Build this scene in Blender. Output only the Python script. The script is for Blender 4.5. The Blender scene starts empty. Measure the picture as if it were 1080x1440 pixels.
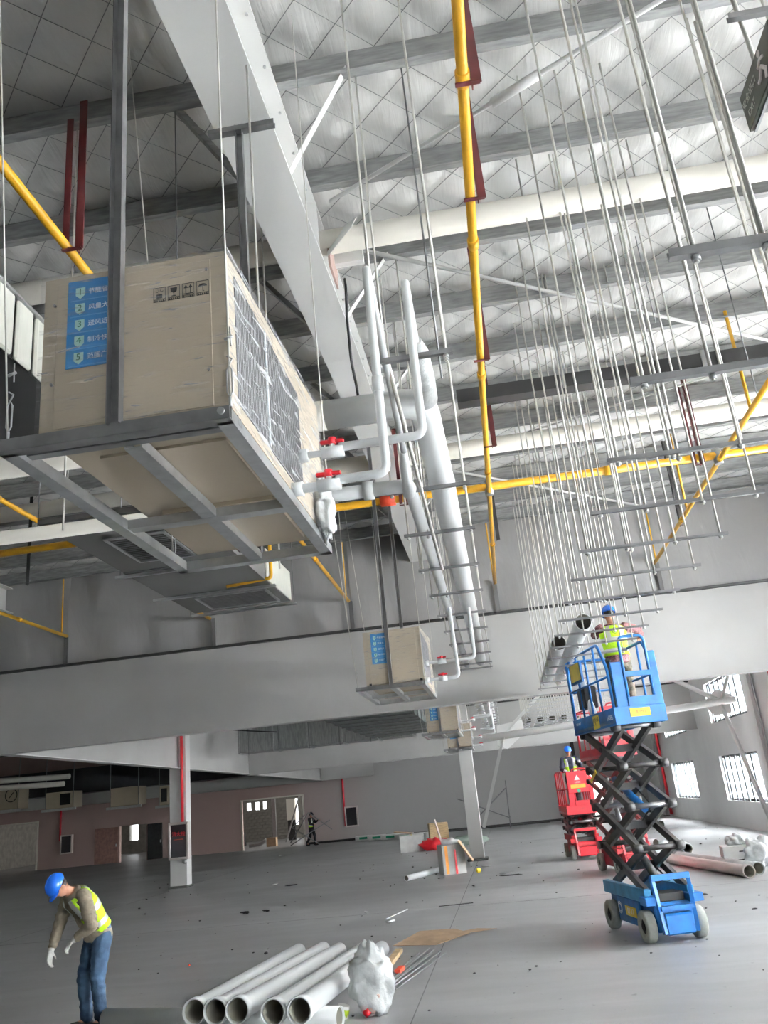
import bpy, math, random
from mathutils import Vector as V, Matrix, Euler
random.seed(7)
C = bpy.context.scene.collection
SC = bpy.context.scene
PI = math.pi

# ---------------------------------------------------------------- camera
def make_camera():
    yaw, pitch, roll, F = 0.109809, 0.33426, -0.0988906, 1161.16
    f = V((-math.sin(yaw) * math.cos(pitch), math.cos(yaw) * math.cos(pitch), math.sin(pitch)))
    r0 = V((math.cos(yaw), math.sin(yaw), 0)); u0 = r0.cross(f)
    r = r0 * math.cos(roll) + u0 * math.sin(roll); u = -r0 * math.sin(roll) + u0 * math.cos(roll)
    cd = bpy.data.cameras.new('camera'); cam = bpy.data.objects.new('camera', cd); C.objects.link(cam)
    m = Matrix((r, u, -f)).transposed().to_4x4(); m.translation = V((0, 0, 2.0)); cam.matrix_world = m
    cd.sensor_fit = 'HORIZONTAL'; cd.sensor_width = 36; cd.lens = F * 36 / 1080
    cd.clip_start = 0.05; cd.clip_end = 300
    SC.camera = cam
make_camera()

# ---------------------------------------------------------------- world, daylight, exposure
SC.view_settings.view_transform = 'Standard'; SC.view_settings.look = 'None'
SC.view_settings.exposure = 0.78; SC.view_settings.gamma = 1; SC.view_settings.use_curve_mapping = False
w = bpy.data.worlds.new('sky'); SC.world = w; w.use_nodes = True
bg = w.node_tree.nodes['Background']; bg.inputs[0].default_value = (0.93, 0.97, 1, 1); bg.inputs[1].default_value = 2.6
XW = 7.6                                      # right wall
WINY = [-9.6, -0.4, 8.8, 18.0, 27.5, 36.8]    # start of each window bay along the right wall
WINL = 4.8
def area(name, loc, rot, sx, sy, e, col=(1.0, 0.985, 0.955)):
    l = bpy.data.lights.new(name, 'AREA'); l.shape = 'RECTANGLE'; l.size = sx; l.size_y = sy; l.energy = e; l.color = col
    o = bpy.data.objects.new(name, l); o.location = loc; o.rotation_euler = rot; C.objects.link(o); return o
WPOW = [150, 1700, 4200, 3000, 2400, 1700]
for i, y in enumerate(WINY):                  # daylight entering through every window of the right wall
    for z, h, tilt, k in ((1.65, 1.5, 68, 1.0), (4.2, 1.4, 118, 1.0)):      # sky light falls in through the low row, light off the yard rises through the high row
        o = area('window_daylight', (XW + 0.45, y + WINL / 2, z), (0, math.radians(tilt), 0), h, WINL, WPOW[i] * k); o.data.spread = math.radians(150)
# area('gate_daylight', (2.0, -12.5, 2.6), (math.radians(-94), 0, PI), 9.0, 4.4, 90)   # open goods gate behind the camera
area('back_hall_fill', (7.3, 57.3, 3.6), (0, math.radians(100), 0), 4.5, 12, 2600)  # added fill lamp brightening the hall; no window on this side
area('left_side_fill', (-33.2, 30, 3.2), (0, math.radians(-96), 0), 4.0, 40, 40)  # added weak fill lamp along the left wall, which has no opening

# ---------------------------------------------------------------- materials
MAT = {}
def mat(name, col, rough=0.5, metal=0.0, noise=0.06, nscale=6.0, bump=0.0, bscale=40.0, col2=None, stretch=None, coat=0.0, trans=0.0, alpha=1.0, spec=None, ior=1.45):
    if name in MAT: return MAT[name]
    m = bpy.data.materials.new(name); m.use_nodes = True; nt = m.node_tree; n = nt.nodes; L = nt.links
    b = n['Principled BSDF']; b.inputs['Roughness'].default_value = rough; b.inputs['Metallic'].default_value = metal
    if coat: b.inputs['Coat Weight'].default_value = coat
    if trans: b.inputs['Transmission Weight'].default_value = trans
    if alpha < 1: b.inputs['Alpha'].default_value = alpha
    b.inputs['IOR'].default_value = ior
    tc = n.new('ShaderNodeTexCoord'); mp = n.new('ShaderNodeMapping'); L.new(tc.outputs['Object'], mp.inputs[0])
    if stretch: mp.inputs['Scale'].default_value = stretch
    nz = n.new('ShaderNodeTexNoise'); nz.inputs['Scale'].default_value = nscale; nz.inputs['Detail'].default_value = 5; L.new(mp.outputs[0], nz.inputs['Vector'])
    rp = n.new('ShaderNodeValToRGB'); L.new(nz.outputs['Fac'], rp.inputs[0])
    c2 = col2 if col2 else tuple(min(1, c * (1 + noise)) for c in col); c1 = tuple(c * (1 - noise) for c in col) if not col2 else col
    rp.color_ramp.elements[0].position = 0.35; rp.color_ramp.elements[1].position = 0.65
    rp.color_ramp.elements[0].color = (*c1, 1); rp.color_ramp.elements[1].color = (*c2, 1)
    L.new(rp.outputs[0], b.inputs['Base Color'])
    if bump:
        nb = n.new('ShaderNodeTexNoise'); nb.inputs['Scale'].default_value = bscale; nb.inputs['Detail'].default_value = 4; L.new(mp.outputs[0], nb.inputs['Vector'])
        bp = n.new('ShaderNodeBump'); bp.inputs['Strength'].default_value = bump; bp.inputs['Distance'].default_value = 0.02
        L.new(nb.outputs['Fac'], bp.inputs['Height']); L.new(bp.outputs[0], b.inputs['Normal'])
    MAT[name] = m; return m
galv = mat('galvanized_steel', (0.44, 0.45, 0.455), 0.34, 0.8, nscale=14, col2=(0.52, 0.53, 0.535))
purl = mat('zinc_purlin', (0.26, 0.265, 0.262), 0.5, 0.3, nscale=9, col2=(0.38, 0.385, 0.38), stretch=(0.5, 3, 3))
dgalv = mat('dull_galvanized', (0.24, 0.24, 0.245), 0.34, 0.8, nscale=9, col2=(0.31, 0.31, 0.315))
white = mat('white_beam_paint', (0.70, 0.70, 0.685), 0.55, noise=0.02, nscale=1.2, bump=0.04, bscale=8)
cream = mat('cream_paint', (0.72, 0.69, 0.62), 0.5, noise=0.03, nscale=3)
pvc = mat('white_pvc', (0.78, 0.80, 0.80), 0.28, noise=0.02, nscale=3, bump=0.02, bscale=5)
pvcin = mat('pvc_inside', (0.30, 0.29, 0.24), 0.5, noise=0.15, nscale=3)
rodm = mat('zinc_rod', (0.62, 0.61, 0.56), 0.38, 0.35, noise=0.05, nscale=20)
cable = mat('steel_cable', (0.25, 0.26, 0.26), 0.4, 0.8)
yel = mat('yellow_pipe_paint', (0.66, 0.34, 0.015), 0.38, noise=0.12, nscale=4)
redb = mat('red_oxide_steel', (0.085, 0.012, 0.012), 0.5, noise=0.25, nscale=8)
redp = mat('red_paint', (0.50, 0.012, 0.02), 0.4, noise=0.1)
fitr = mat('red_fitting', (0.50, 0.05, 0.02), 0.45, noise=0.2)
dark = mat('dark_steel', (0.03, 0.029, 0.029), 0.6, 0.0, noise=0.2, nscale=7)
tray = mat('grey_tray_paint', (0.035, 0.034, 0.034), 0.5, 0.1, noise=0.08)
black = mat('black_rubber', (0.012, 0.012, 0.013), 0.6)
casing = mat('beige_casing', (0.44, 0.37, 0.275), 0.42, noise=0.03, nscale=2)
cpanel = mat('casing_panel', (0.46, 0.385, 0.285), 0.40, noise=0.03, nscale=2)
grille = mat('coil_grille_dark', (0.13, 0.13, 0.15), 0.45, 0.3, noise=0.3, nscale=14)
stickb = mat('blue_sticker', (0.012, 0.20, 0.50), 0.35, noise=0.1, nscale=3)
stickl = mat('light_blue_print', (0.10, 0.33, 0.62), 0.4, noise=0.05)
badge = mat('pale_green_print', (0.45, 0.72, 0.66), 0.4)
ink = mat('black_ink', (0.015, 0.015, 0.015), 0.5)
inkg = mat('green_ink', (0.01, 0.16, 0.08), 0.5)
inkw = mat('white_ink', (0.8, 0.85, 0.88), 0.5)
blue = mat('lift_blue_paint', (0.008, 0.12, 0.37), 0.42, noise=0.25, nscale=5)
blue2 = mat('lift_dusty_blue', (0.035, 0.20, 0.36), 0.5, noise=0.2, nscale=6)
redl = mat('lift_red_paint', (0.33, 0.005, 0.013), 0.45, noise=0.15, nscale=5)
armd = mat('scissor_arm_paint', (0.04, 0.037, 0.037), 0.5, 0.0, col2=(0.085, 0.08, 0.075), nscale=6)
armr = mat('scissor_arm_dark_red', (0.16, 0.02, 0.02), 0.45, noise=0.2)
tyre = mat('grey_tyre', (0.36, 0.37, 0.33), 0.8, noise=0.12, nscale=10, bump=0.2)
decy = mat('yellow_decal', (0.72, 0.55, 0.05), 0.45, noise=0.1, nscale=9)
deco = mat('orange_decal', (0.85, 0.33, 0.04), 0.45)
helm = mat('blue_helmet', (0.008, 0.12, 0.62), 0.22, noise=0.05, coat=0.6)
skin = mat('skin', (0.45, 0.22, 0.14), 0.55, noise=0.06, nscale=12)
hairm = mat('black_hair', (0.012, 0.010, 0.010), 0.6, bump=0.5, bscale=80)
vestm = mat('hi_vis_yellow', (0.46, 0.78, 0.01), 0.65, noise=0.06, nscale=10, bump=0.3, bscale=18)
refl = mat('reflective_tape', (0.60, 0.62, 0.60), 0.35, 0.3, noise=0.06)
khaki = mat('khaki_jacket', (0.22, 0.185, 0.135), 0.8, noise=0.18, nscale=14, bump=0.5, bscale=20)
jeans = mat('blue_jeans', (0.012, 0.032, 0.065), 0.85, nscale=5, col2=(0.04, 0.085, 0.15), bump=0.4, bscale=22)
camo = mat('camouflage_cloth', (0.045, 0.045, 0.03), 0.85, nscale=16, col2=(0.16, 0.13, 0.10), bump=0.3)
camor = mat('dark_red_camouflage', (0.035, 0.015, 0.02), 0.85, nscale=30, col2=(0.30, 0.14, 0.14), bump=0.3)
navy = mat('navy_cloth', (0.012, 0.014, 0.035), 0.8, noise=0.2, bump=0.3)
blackc = mat('black_cloth', (0.010, 0.010, 0.012), 0.8, noise=0.2, bump=0.3)
glove = mat('white_glove', (0.66, 0.66, 0.62), 0.85, noise=0.06, nscale=20, bump=0.5, bscale=60)
card = mat('cardboard', (0.42, 0.29, 0.18), 0.8, noise=0.12)
cardw = mat('white_carton', (0.66, 0.66, 0.64), 0.7, noise=0.06)
wood = mat('bare_wood', (0.42, 0.30, 0.16), 0.7, noise=0.2, stretch=(1, 1, 6))
greenp = mat('green_print', (0.02, 0.30, 0.16), 0.6)
pink = mat('pink_pvc', (0.68, 0.60, 0.57), 0.35, noise=0.04)
frost = mat('frosted_poly', (0.62, 0.64, 0.64), 0.3, nscale=5, col2=(0.82, 0.84, 0.84), bump=1.0, bscale=12, alpha=.86)
alum = mat('aluminium_frame', (0.66, 0.60, 0.57), 0.35, 0.5, noise=0.04)
winf = mat('window_frame_grey', (0.10, 0.11, 0.12), 0.5, noise=0.05)
blockm = mat('grey_block', (0.20, 0.19, 0.17), 0.9, noise=0.15, nscale=3)
galvduct = mat('duct_sheet', (0.30, 0.31, 0.31), 0.36, 0.7, nscale=4, col2=(0.42, 0.43, 0.43), stretch=(6, 1, 1))
ductp = mat('duct_panel_ivory', (0.58, 0.58, 0.52), 0.45, noise=0.04, stretch=(1, 6, 1))

def film_material(name='stretch_film', lo=0.58, hi=0.80, base=0.07, top=0.6, rot=(0.35, 0.08, 0), sc=(3, 3, 26)):                          # clear stretch film: thin glossy wrinkles over a see-through sheet
    m = bpy.data.materials.new(name); m.use_nodes = True; nt = m.node_tree; n = nt.nodes; L = nt.links
    for x in list(n): n.remove(x)
    out = n.new('ShaderNodeOutputMaterial'); mix = n.new('ShaderNodeMixShader'); tr = n.new('ShaderNodeBsdfTransparent'); gl = n.new('ShaderNodeBsdfPrincipled')
    gl.inputs['Base Color'].default_value = (0.9, 0.92, 0.93, 1); gl.inputs['Roughness'].default_value = 0.18
    tc = n.new('ShaderNodeTexCoord'); mp = n.new('ShaderNodeMapping'); mp.inputs['Scale'].default_value = sc; mp.inputs['Rotation'].default_value = rot
    nz = n.new('ShaderNodeTexNoise'); nz.inputs['Scale'].default_value = 2.2; nz.inputs['Detail'].default_value = 6; nz.inputs['Distortion'].default_value = 0.6
    L.new(tc.outputs['Object'], mp.inputs[0]); L.new(mp.outputs[0], nz.inputs['Vector'])
    rp = n.new('ShaderNodeValToRGB'); rp.color_ramp.elements[0].position = lo; rp.color_ramp.elements[0].color = (base,) * 3 + (1,)
    rp.color_ramp.elements[1].position = hi; rp.color_ramp.elements[1].color = (top,) * 3 + (1,)
    L.new(nz.outputs['Fac'], rp.inputs[0]); L.new(rp.outputs[0], mix.inputs[0])
    bp = n.new('ShaderNodeBump'); bp.inputs['Strength'].default_value = 0.9; bp.inputs['Distance'].default_value = 0.02
    L.new(nz.outputs['Fac'], bp.inputs['Height']); L.new(bp.outputs[0], gl.inputs['Normal'])
    L.new(tr.outputs[0], mix.inputs[1]); L.new(gl.outputs[0], mix.inputs[2]); L.new(mix.outputs[0], out.inputs[0])
    return m
film = film_material(lo=0.55, hi=0.78, base=0.08, top=0.5)
films = film_material('wrinkled_side_film', 0.50, 0.70, 0.14, 0.7, (-0.85, 0.1, 0), (2, 2, 20))

def floor_material():
    m = bpy.data.materials.new('concrete_floor'); m.use_nodes = True; nt = m.node_tree; n = nt.nodes; L = nt.links; b = n['Principled BSDF']
    tc = n.new('ShaderNodeTexCoord')
    def noise(s, d, st=None, dist=0):
        mp = n.new('ShaderNodeMapping'); L.new(tc.outputs['Object'], mp.inputs[0])
        if st: mp.inputs['Scale'].default_value = st
        z = n.new('ShaderNodeTexNoise'); z.inputs['Scale'].default_value = s; z.inputs['Detail'].default_value = d; z.inputs['Distortion'].default_value = dist
        L.new(mp.outputs[0], z.inputs['Vector']); return z
    a = noise(0.35, 6, None, 0.6); c = noise(2.2, 8, (0.25, 1, 1), 0.4); s = noise(7, 2)
    r1 = n.new('ShaderNodeValToRGB'); r1.color_ramp.elements[0].position = 0.3; r1.color_ramp.elements[1].position = 0.75
    r1.color_ramp.elements[0].color = (0.33, 0.332, 0.336, 1); r1.color_ramp.elements[1].color = (0.45, 0.452, 0.455, 1); L.new(a.outputs['Fac'], r1.inputs[0])
    r2 = n.new('ShaderNodeValToRGB'); r2.color_ramp.elements[0].position = 0.3; r2.color_ramp.elements[1].position = 0.7
    r2.color_ramp.elements[0].color = (0.82, 0.82, 0.82, 1); r2.color_ramp.elements[1].color = (1.12, 1.12, 1.12, 1); L.new(c.outputs['Fac'], r2.inputs[0])
    mx = n.new('ShaderNodeMix'); mx.data_type = 'RGBA'; mx.blend_type = 'MULTIPLY'; mx.inputs['Factor'].default_value = 1
    L.new(r1.outputs[0], mx.inputs[6]); L.new(r2.outputs[0], mx.inputs[7])
    r3 = n.new('ShaderNodeValToRGB'); r3.color_ramp.elements[0].position = 0.70; r3.color_ramp.elements[1].position = 0.76
    r3.color_ramp.elements[0].color = (1, 1, 1, 1); r3.color_ramp.elements[1].color = (0.62, 0.62, 0.62, 1); L.new(s.outputs['Fac'], r3.inputs[0])
    mx2 = n.new('ShaderNodeMix'); mx2.data_type = 'RGBA'; mx2.blend_type = 'MULTIPLY'; mx2.inputs['Factor'].default_value = 1
    L.new(mx.outputs[2], mx2.inputs[6]); L.new(r3.outputs[0], mx2.inputs[7]); L.new(mx2.outputs[2], b.inputs['Base Color'])
    rr = n.new('ShaderNodeMapRange'); rr.inputs[3].default_value = 0.28; rr.inputs[4].default_value = 0.55; L.new(c.outputs['Fac'], rr.inputs[0]); L.new(rr.outputs[0], b.inputs['Roughness'])
    bp = n.new('ShaderNodeBump'); bp.inputs['Strength'].default_value = 0.12; bp.inputs['Distance'].default_value = 0.02; L.new(c.outputs['Fac'], bp.inputs['Height']); L.new(bp.outputs[0], b.inputs['Normal'])
    return m
floorm = floor_material()

def quilt_material():                         # wrinkled white foil facing of the roof insulation
    m = mat('insulation_facing', (0.68, 0.675, 0.655), 0.42, 0.0, noise=0.03, nscale=1.5); nt = m.node_tree; n = nt.nodes; L = nt.links; b = n['Principled BSDF']
    tc = n.new('ShaderNodeTexCoord'); mp = n.new('ShaderNodeMapping'); mp.inputs['Scale'].default_value = (22, 2.2, 1); mp.inputs['Rotation'].default_value = (0, 0, 0.3)
    nz = n.new('ShaderNodeTexNoise'); nz.inputs['Scale'].default_value = 1; nz.inputs['Detail'].default_value = 5; nz.inputs['Distortion'].default_value = 0.7
    L.new(tc.outputs['Object'], mp.inputs[0]); L.new(mp.outputs[0], nz.inputs['Vector'])
    bp = n.new('ShaderNodeBump'); bp.inputs['Strength'].default_value = 0.55; bp.inputs['Distance'].default_value = 0.012
    L.new(nz.outputs['Fac'], bp.inputs['Height']); L.new(bp.outputs[0], b.inputs['Normal']); return m
quilt = quilt_material()

def cloth_wall_material():
    m = mat('fabric_curtain', (0.33, 0.325, 0.32), 0.7, noise=0.04, nscale=0.8); nt = m.node_tree; n = nt.nodes; L = nt.links; b = n['Principled BSDF']
    tc = n.new('ShaderNodeTexCoord'); mp = n.new('ShaderNodeMapping'); mp.inputs['Scale'].default_value = (2.2, 1, 0.7); mp.inputs['Rotation'].default_value = (0, 0.4, 0)
    nz = n.new('ShaderNodeTexNoise'); nz.inputs['Scale'].default_value = 1.3; nz.inputs['Detail'].default_value = 3; nz.inputs['Distortion'].default_value = 1.2
    L.new(tc.outputs['Object'], mp.inputs[0]); L.new(mp.outputs[0], nz.inputs['Vector'])
    bp = n.new('ShaderNodeBump'); bp.inputs['Strength'].default_value = 0.25; bp.inputs['Distance'].default_value = 0.05
    L.new(nz.outputs['Fac'], bp.inputs['Height']); L.new(bp.outputs[0], b.inputs['Normal']); return m
curtm = cloth_wall_material()
girdm = mat('grey_girder_paint', (0.50, 0.495, 0.485), 0.5, noise=0.05, nscale=0.7, bump=0.06, bscale=3)
wallm = mat('plaster_wall', (0.72, 0.72, 0.715), 0.7, noise=0.04, nscale=0.7, bump=0.08, bscale=8)
def backwall_material():                      # left half is faced with pinkish brown board, the right half grey
    m = mat('back_wall_board', (0.4, 0.4, 0.4), 0.7); nt = m.node_tree; n = nt.nodes; L = nt.links; b = n['Principled BSDF']
    g = n.new('ShaderNodeNewGeometry'); sp = n.new('ShaderNodeSeparateXYZ'); L.new(g.outputs['Position'], sp.inputs[0])
    mr = n.new('ShaderNodeMapRange'); mr.inputs[1].default_value = -14; mr.inputs[2].default_value = -7; L.new(sp.outputs[0], mr.inputs[0])
    mx = n.new('ShaderNodeMix'); mx.data_type = 'RGBA'; mx.inputs[6].default_value = (0.40, 0.285, 0.265, 1); mx.inputs[7].default_value = (0.46, 0.455, 0.45, 1)
    L.new(mr.outputs[0], mx.inputs[0]); L.new(mx.outputs[2], b.inputs['Base Color']); return m
backm = backwall_material()
glassm = mat('window_glass', (0.9, 0.95, 1.0), 0.02, trans=1.0, ior=1.05, noise=0)
cabglass = mat('cabinet_glass', (0.035, 0.03, 0.035), 0.12, noise=0.1)

# ---------------------------------------------------------------- mesh building helpers
def basis(d):
    d = V(d).normalized(); a = V((0, 0, 1)) if abs(d.z) < 0.95 else V((0, 1, 0))
    s = d.cross(a).normalized(); return s, s.cross(d).normalized(), d
class MB:
    def __init__(s): s.v = []; s.f = []; s.m = []; s.sm = []
    def add(s, vs, fs, m=0, sm=False):
        o = len(s.v); s.v += [tuple(x) for x in vs]
        for f in fs: s.f.append(tuple(i + o for i in f)); s.m.append(m); s.sm.append(sm)
        return s
    def box(s, c, d, R=None, m=0, bev=0.0):
        x, y, z = d[0] / 2, d[1] / 2, d[2] / 2; c = V(c)
        if bev and min(x, y, z) > bev:
            b = bev; vs = []
            for sx in (-1, 1):
                for sy in (-1, 1):
                    for sz in (-1, 1):
                        vs += [V((sx * x, sy * (y - b), sz * (z - b))), V((sx * (x - b), sy * y, sz * (z - b))), V((sx * (x - b), sy * (y - b), sz * z))]
            def k(sx, sy, sz, a): return (((sx > 0) * 4 + (sy > 0) * 2 + (sz > 0)) * 3) + a
            fs = []
            for a in range(3):
                b1, b2 = (a + 1) % 3, (a + 2) % 3
                for sg in (-1, 1):
                    q = []
                    for t1, t2 in ((-1, -1), (1, -1), (1, 1), (-1, 1)):
                        e = [0, 0, 0]; e[a] = sg; e[b1] = t1; e[b2] = t2; q.append(k(*e, a))
                    fs.append(q if sg > 0 else q[::-1])
                for t1 in (-1, 1):
                    for t2 in (-1, 1):
                        e0 = [0, 0, 0]; e0[a] = -1; e0[b1] = t1; e0[b2] = t2; e1 = list(e0); e1[a] = 1
                        q = [k(*e0, b1), k(*e1, b1), k(*e1, b2), k(*e0, b2)]
                        fs.append(q if t1 * t2 < 0 else q[::-1])
            for sx in (-1, 1):
                for sy in (-1, 1):
                    for sz in (-1, 1):
                        q = [k(sx, sy, sz, 0), k(sx, sy, sz, 1), k(sx, sy, sz, 2)]; fs.append(q if sx * sy * sz > 0 else q[::-1])
        else:
            vs = [V((sx * x, sy * y, sz * z)) for sx in (-1, 1) for sy in (-1, 1) for sz in (-1, 1)]
            fs = [(0, 1, 3, 2), (4, 6, 7, 5), (0, 4, 5, 1), (2, 3, 7, 6), (0, 2, 6, 4), (1, 5, 7, 3)]
        if R is not None: vs = [R @ q for q in vs]
        return s.add([c + q for q in vs], fs, m)
    def bx(s, x0, x1, y0, y1, z0, z1, m=0, bev=0.0): return s.box(((x0 + x1) / 2, (y0 + y1) / 2, (z0 + z1) / 2), (abs(x1 - x0), abs(y1 - y0), abs(z1 - z0)), None, m, bev)
    def prof(s, p0, p1, pts, up=(0, 0, 1), m=0):      # extrude a closed 2D outline (side, up) along p0 -> p1
        p0, p1 = V(p0), V(p1); d = (p1 - p0).normalized(); si = d.cross(V(up)).normalized(); u = si.cross(d); n = len(pts)
        vs = [p + si * a + u * b for p in (p0, p1) for a, b in pts]
        fs = [(i, (i + 1) % n, (i + 1) % n + n, i + n) for i in range(n)] + [tuple(range(n))[::-1], tuple(range(n, 2 * n))]
        return s.add(vs, fs, m)
    def bar(s, p0, p1, w, h, up=(0, 0, 1), m=0): return s.prof(p0, p1, [(-w / 2, -h / 2), (w / 2, -h / 2), (w / 2, h / 2), (-w / 2, h / 2)], up, m)
    def chan(s, p0, p1, w, h, t=0.006, up=(0, 0, 1), m=0):   # C channel: web w wide, flanges h high
        a = w / 2; return s.prof(p0, p1, [(-a, 0), (a, 0), (a, h), (a - t, h), (a - t, t), (-a + t, t), (-a + t, h), (-a, h)], up, m)
    def angle(s, p0, p1, w, t=0.006, up=(0, 0, 1), m=0): return s.prof(p0, p1, [(0, 0), (w, 0), (w, t), (t, t), (t, w), (0, w)], up, m)
    def tube(s, p0, p1, r, n=10, r2=None, m=0, cap=True):
        p0, p1 = V(p0), V(p1); a, b, d = basis(p1 - p0); r2 = r if r2 is None else r2
        vs = [p + (a * math.cos(2 * PI * i / n) + b * math.sin(2 * PI * i / n)) * q for p, q in ((p0, r), (p1, r2)) for i in range(n)]
        o = len(s.v); s.add(vs, [(i, (i + 1) % n, (i + 1) % n + n, i + n) for i in range(n)], m, True)
        if cap:
            s.f += [tuple(o + i for i in range(n))[::-1], tuple(o + n + i for i in range(n))]; s.m += [m, m]; s.sm += [False, False]
        return s
    def sweep(s, pts, r, n=10, m=0, cap=True, closed=False):
        pts = [V(p) for p in pts]; N = len(pts); a, b, d = basis(pts[1] - pts[0]); vs = []
        for i, p in enumerate(pts):
            if closed: t = (pts[(i + 1) % N] - pts[i - 1]).normalized()
            else: t = ((pts[min(i + 1, N - 1)] - pts[i]).normalized() + (pts[i] - pts[max(i - 1, 0)]).normalized()).normalized()
            a = (a - t * a.dot(t)).normalized(); b = t.cross(a)
            rr = r[i] if isinstance(r, (list, tuple)) else r
            vs += [p + (a * math.cos(2 * PI * k / n) + b * math.sin(2 * PI * k / n)) * rr for k in range(n)]
        o = len(s.v); R_ = N if closed else N - 1
        s.add(vs, [(i * n + k, i * n + (k + 1) % n, ((i + 1) % N) * n + (k + 1) % n, ((i + 1) % N) * n + k) for i in range(R_) for k in range(n)], m, True)
        if cap and not closed:
            s.f += [tuple(o + i for i in range(n))[::-1], tuple(o + (N - 1) * n + i for i in range(n))]; s.m += [m, m]; s.sm += [False, False]
        return s
    def lathe(s, pr, p0, d, n=24, m=0, sm=True):      # closed profile [(radius, distance along axis)]
        p0 = V(p0); a, b, d = basis(d); K = len(pr)
        vs = [p0 + d * h + (a * math.cos(2 * PI * i / n) + b * math.sin(2 * PI * i / n)) * r for r, h in pr for i in range(n)]
        return s.add(vs, [(j * n + i, j * n + (i + 1) % n, ((j + 1) % K) * n + (i + 1) % n, ((j + 1) % K) * n + i) for j in range(K) for i in range(n)], m, sm)
    def ell(s, c, r, R=None, nu=14, nv=9, m=0, f=None):
        c = V(c); vs = []
        for j in range(nv + 1):
            th = PI * j / nv
            for i in range(nu):
                ph = 2 * PI * i / nu; p = V((r[0] * math.sin(th) * math.cos(ph), r[1] * math.sin(th) * math.sin(ph), r[2] * math.cos(th)))
                if f: p = f(p)
                vs.append(c + (R @ p if R is not None else p))
        return s.add(vs, [(j * nu + i, (j + 1) * nu + i, (j + 1) * nu + (i + 1) % nu, j * nu + (i + 1) % nu) for j in range(nv) for i in range(nu)], m, True)
    def cap2(s, a, b, ra, rb, n=12):                  # tapered capsule
        a, b = V(a), V(b); d = (b - a).normalized(); pts = []; rs = []
        for k in range(5): t = PI / 2 * (1 - k / 4); pts.append(a - d * ra * math.sin(t)); rs.append(max(0.0008, ra * math.cos(t)))
        for k in range(5): t = PI / 2 * k / 4; pts.append(b + d * rb * math.sin(t)); rs.append(max(0.0008, rb * math.cos(t)))
        sx, sy, _ = basis(d); vs = [p + (sx * math.cos(2 * PI * i / n) + sy * math.sin(2 * PI * i / n)) * r for p, r in zip(pts, rs) for i in range(n)]
        o = len(s.v); s.add(vs, [(j * n + i, j * n + (i + 1) % n, (j + 1) * n + (i + 1) % n, (j + 1) * n + i) for j in range(9) for i in range(n)], 0, True)
        s.f += [tuple(o + i for i in range(n))[::-1], tuple(o + 9 * n + i for i in range(n))]; s.m += [0, 0]; s.sm += [True, True]
        return s
    def poly(s, pts, t, m=0):                         # flat outline pts (3D, coplanar) given thickness vector t
        pts = [V(p) for p in pts]; n = len(pts); t = V(t)
        return s.add(pts + [p + t for p in pts], [tuple(range(n)), tuple(range(n, 2 * n))[::-1]] + [(i, i + n, (i + 1) % n + n, (i + 1) % n) for i in range(n)], m)
    def mesh(s, name, mats, off=None):
        me = bpy.data.meshes.new(name); vs = s.v if off is None else [(x - off[0], y - off[1], z - off[2]) for x, y, z in s.v]
        me.from_pydata(vs, [], s.f); me.polygons.foreach_set('material_index', s.m); me.polygons.foreach_set('use_smooth', s.sm)
        for q in (mats if isinstance(mats, (list, tuple)) else [mats]): me.materials.append(q)
        me.update(); return me
def tag(o, label=None, cat=None, group=None, kind=None):
    if label: o['label'] = label
    if cat: o['category'] = cat
    if group: o['group'] = group
    if kind: o['kind'] = kind
    return o
def thing(name, label, cat, loc=(0, 0, 0), group=None, rz=0.0):
    o = bpy.data.objects.new(name, None); o.empty_display_size = 0.1; C.objects.link(o); o.location = loc; o.rotation_euler = (0, 0, rz)
    return tag(o, label, cat, group)
def worldloc(o):
    p = V((0, 0, 0))
    while o is not None: p += V(o.location); o = o.parent
    return p
def part(name, mb, mats, parent, label=None, local=False, kind=None):   # mb in world coordinates unless local
    off = None if local else worldloc(parent)
    o = bpy.data.objects.new(name, mb.mesh(name, mats, off)); C.objects.link(o); o.parent = parent
    return tag(o, label, None, None, kind)
def solo(name, mb, mats, label=None, cat=None, group=None, loc=None, kind=None):
    if loc is None:
        n = len(mb.v); loc = (sum(v[0] for v in mb.v) / n, sum(v[1] for v in mb.v) / n, min(v[2] for v in mb.v))
    o = bpy.data.objects.new(name, mb.mesh(name, mats, loc)); o.location = loc; C.objects.link(o)
    return tag(o, label, cat, group, kind)
def struct(name, mb, mats, parent=None):
    if parent is not None: return part(name, mb, mats, parent)
    return solo(name, mb, mats, kind='structure', loc=(0, 0, 0))
def copy_tree(o, parent=None):
    c = o.copy(); C.objects.link(c)
    if parent: c.parent = parent
    for ch in [x for x in o.children]: copy_tree(ch, c)
    return c
from mathutils import noise as NZ
def crumple(c, r, amp=.22, fr=9.0, n=34, flat=None, seed=0.0):
    mb = MB(); R0 = max(r)
    def f(p):
        q = p / R0 * fr * .35 + V((seed, seed * 2, 0)); k = 1 + amp * (NZ.noise(q) + .9 * (.5 - abs(NZ.noise(q * 2.3))) - .25 + .35 * (.5 - abs(NZ.noise(q * 5.1))))
        o = p * k
        if flat is not None: o.z = max(o.z, flat)
        return o
    mb.ell(c, r, nu=n, nv=int(n * .7), f=f); return mb
def bend(pts, r, n=6):                                # round the corners of a polyline
    pts = [V(p) for p in pts]; out = [pts[0]]
    for i in range(1, len(pts) - 1):
        a = (pts[i - 1] - pts[i]).normalized(); b = (pts[i + 1] - pts[i]).normalized(); p0 = pts[i] + a * r; p1 = pts[i] + b * r
        for k in range(n + 1):
            t = k / n; out.append(p0 * (1 - t) ** 2 + pts[i] * 2 * t * (1 - t) + p1 * t * t)
    return out + [pts[-1]]
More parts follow.
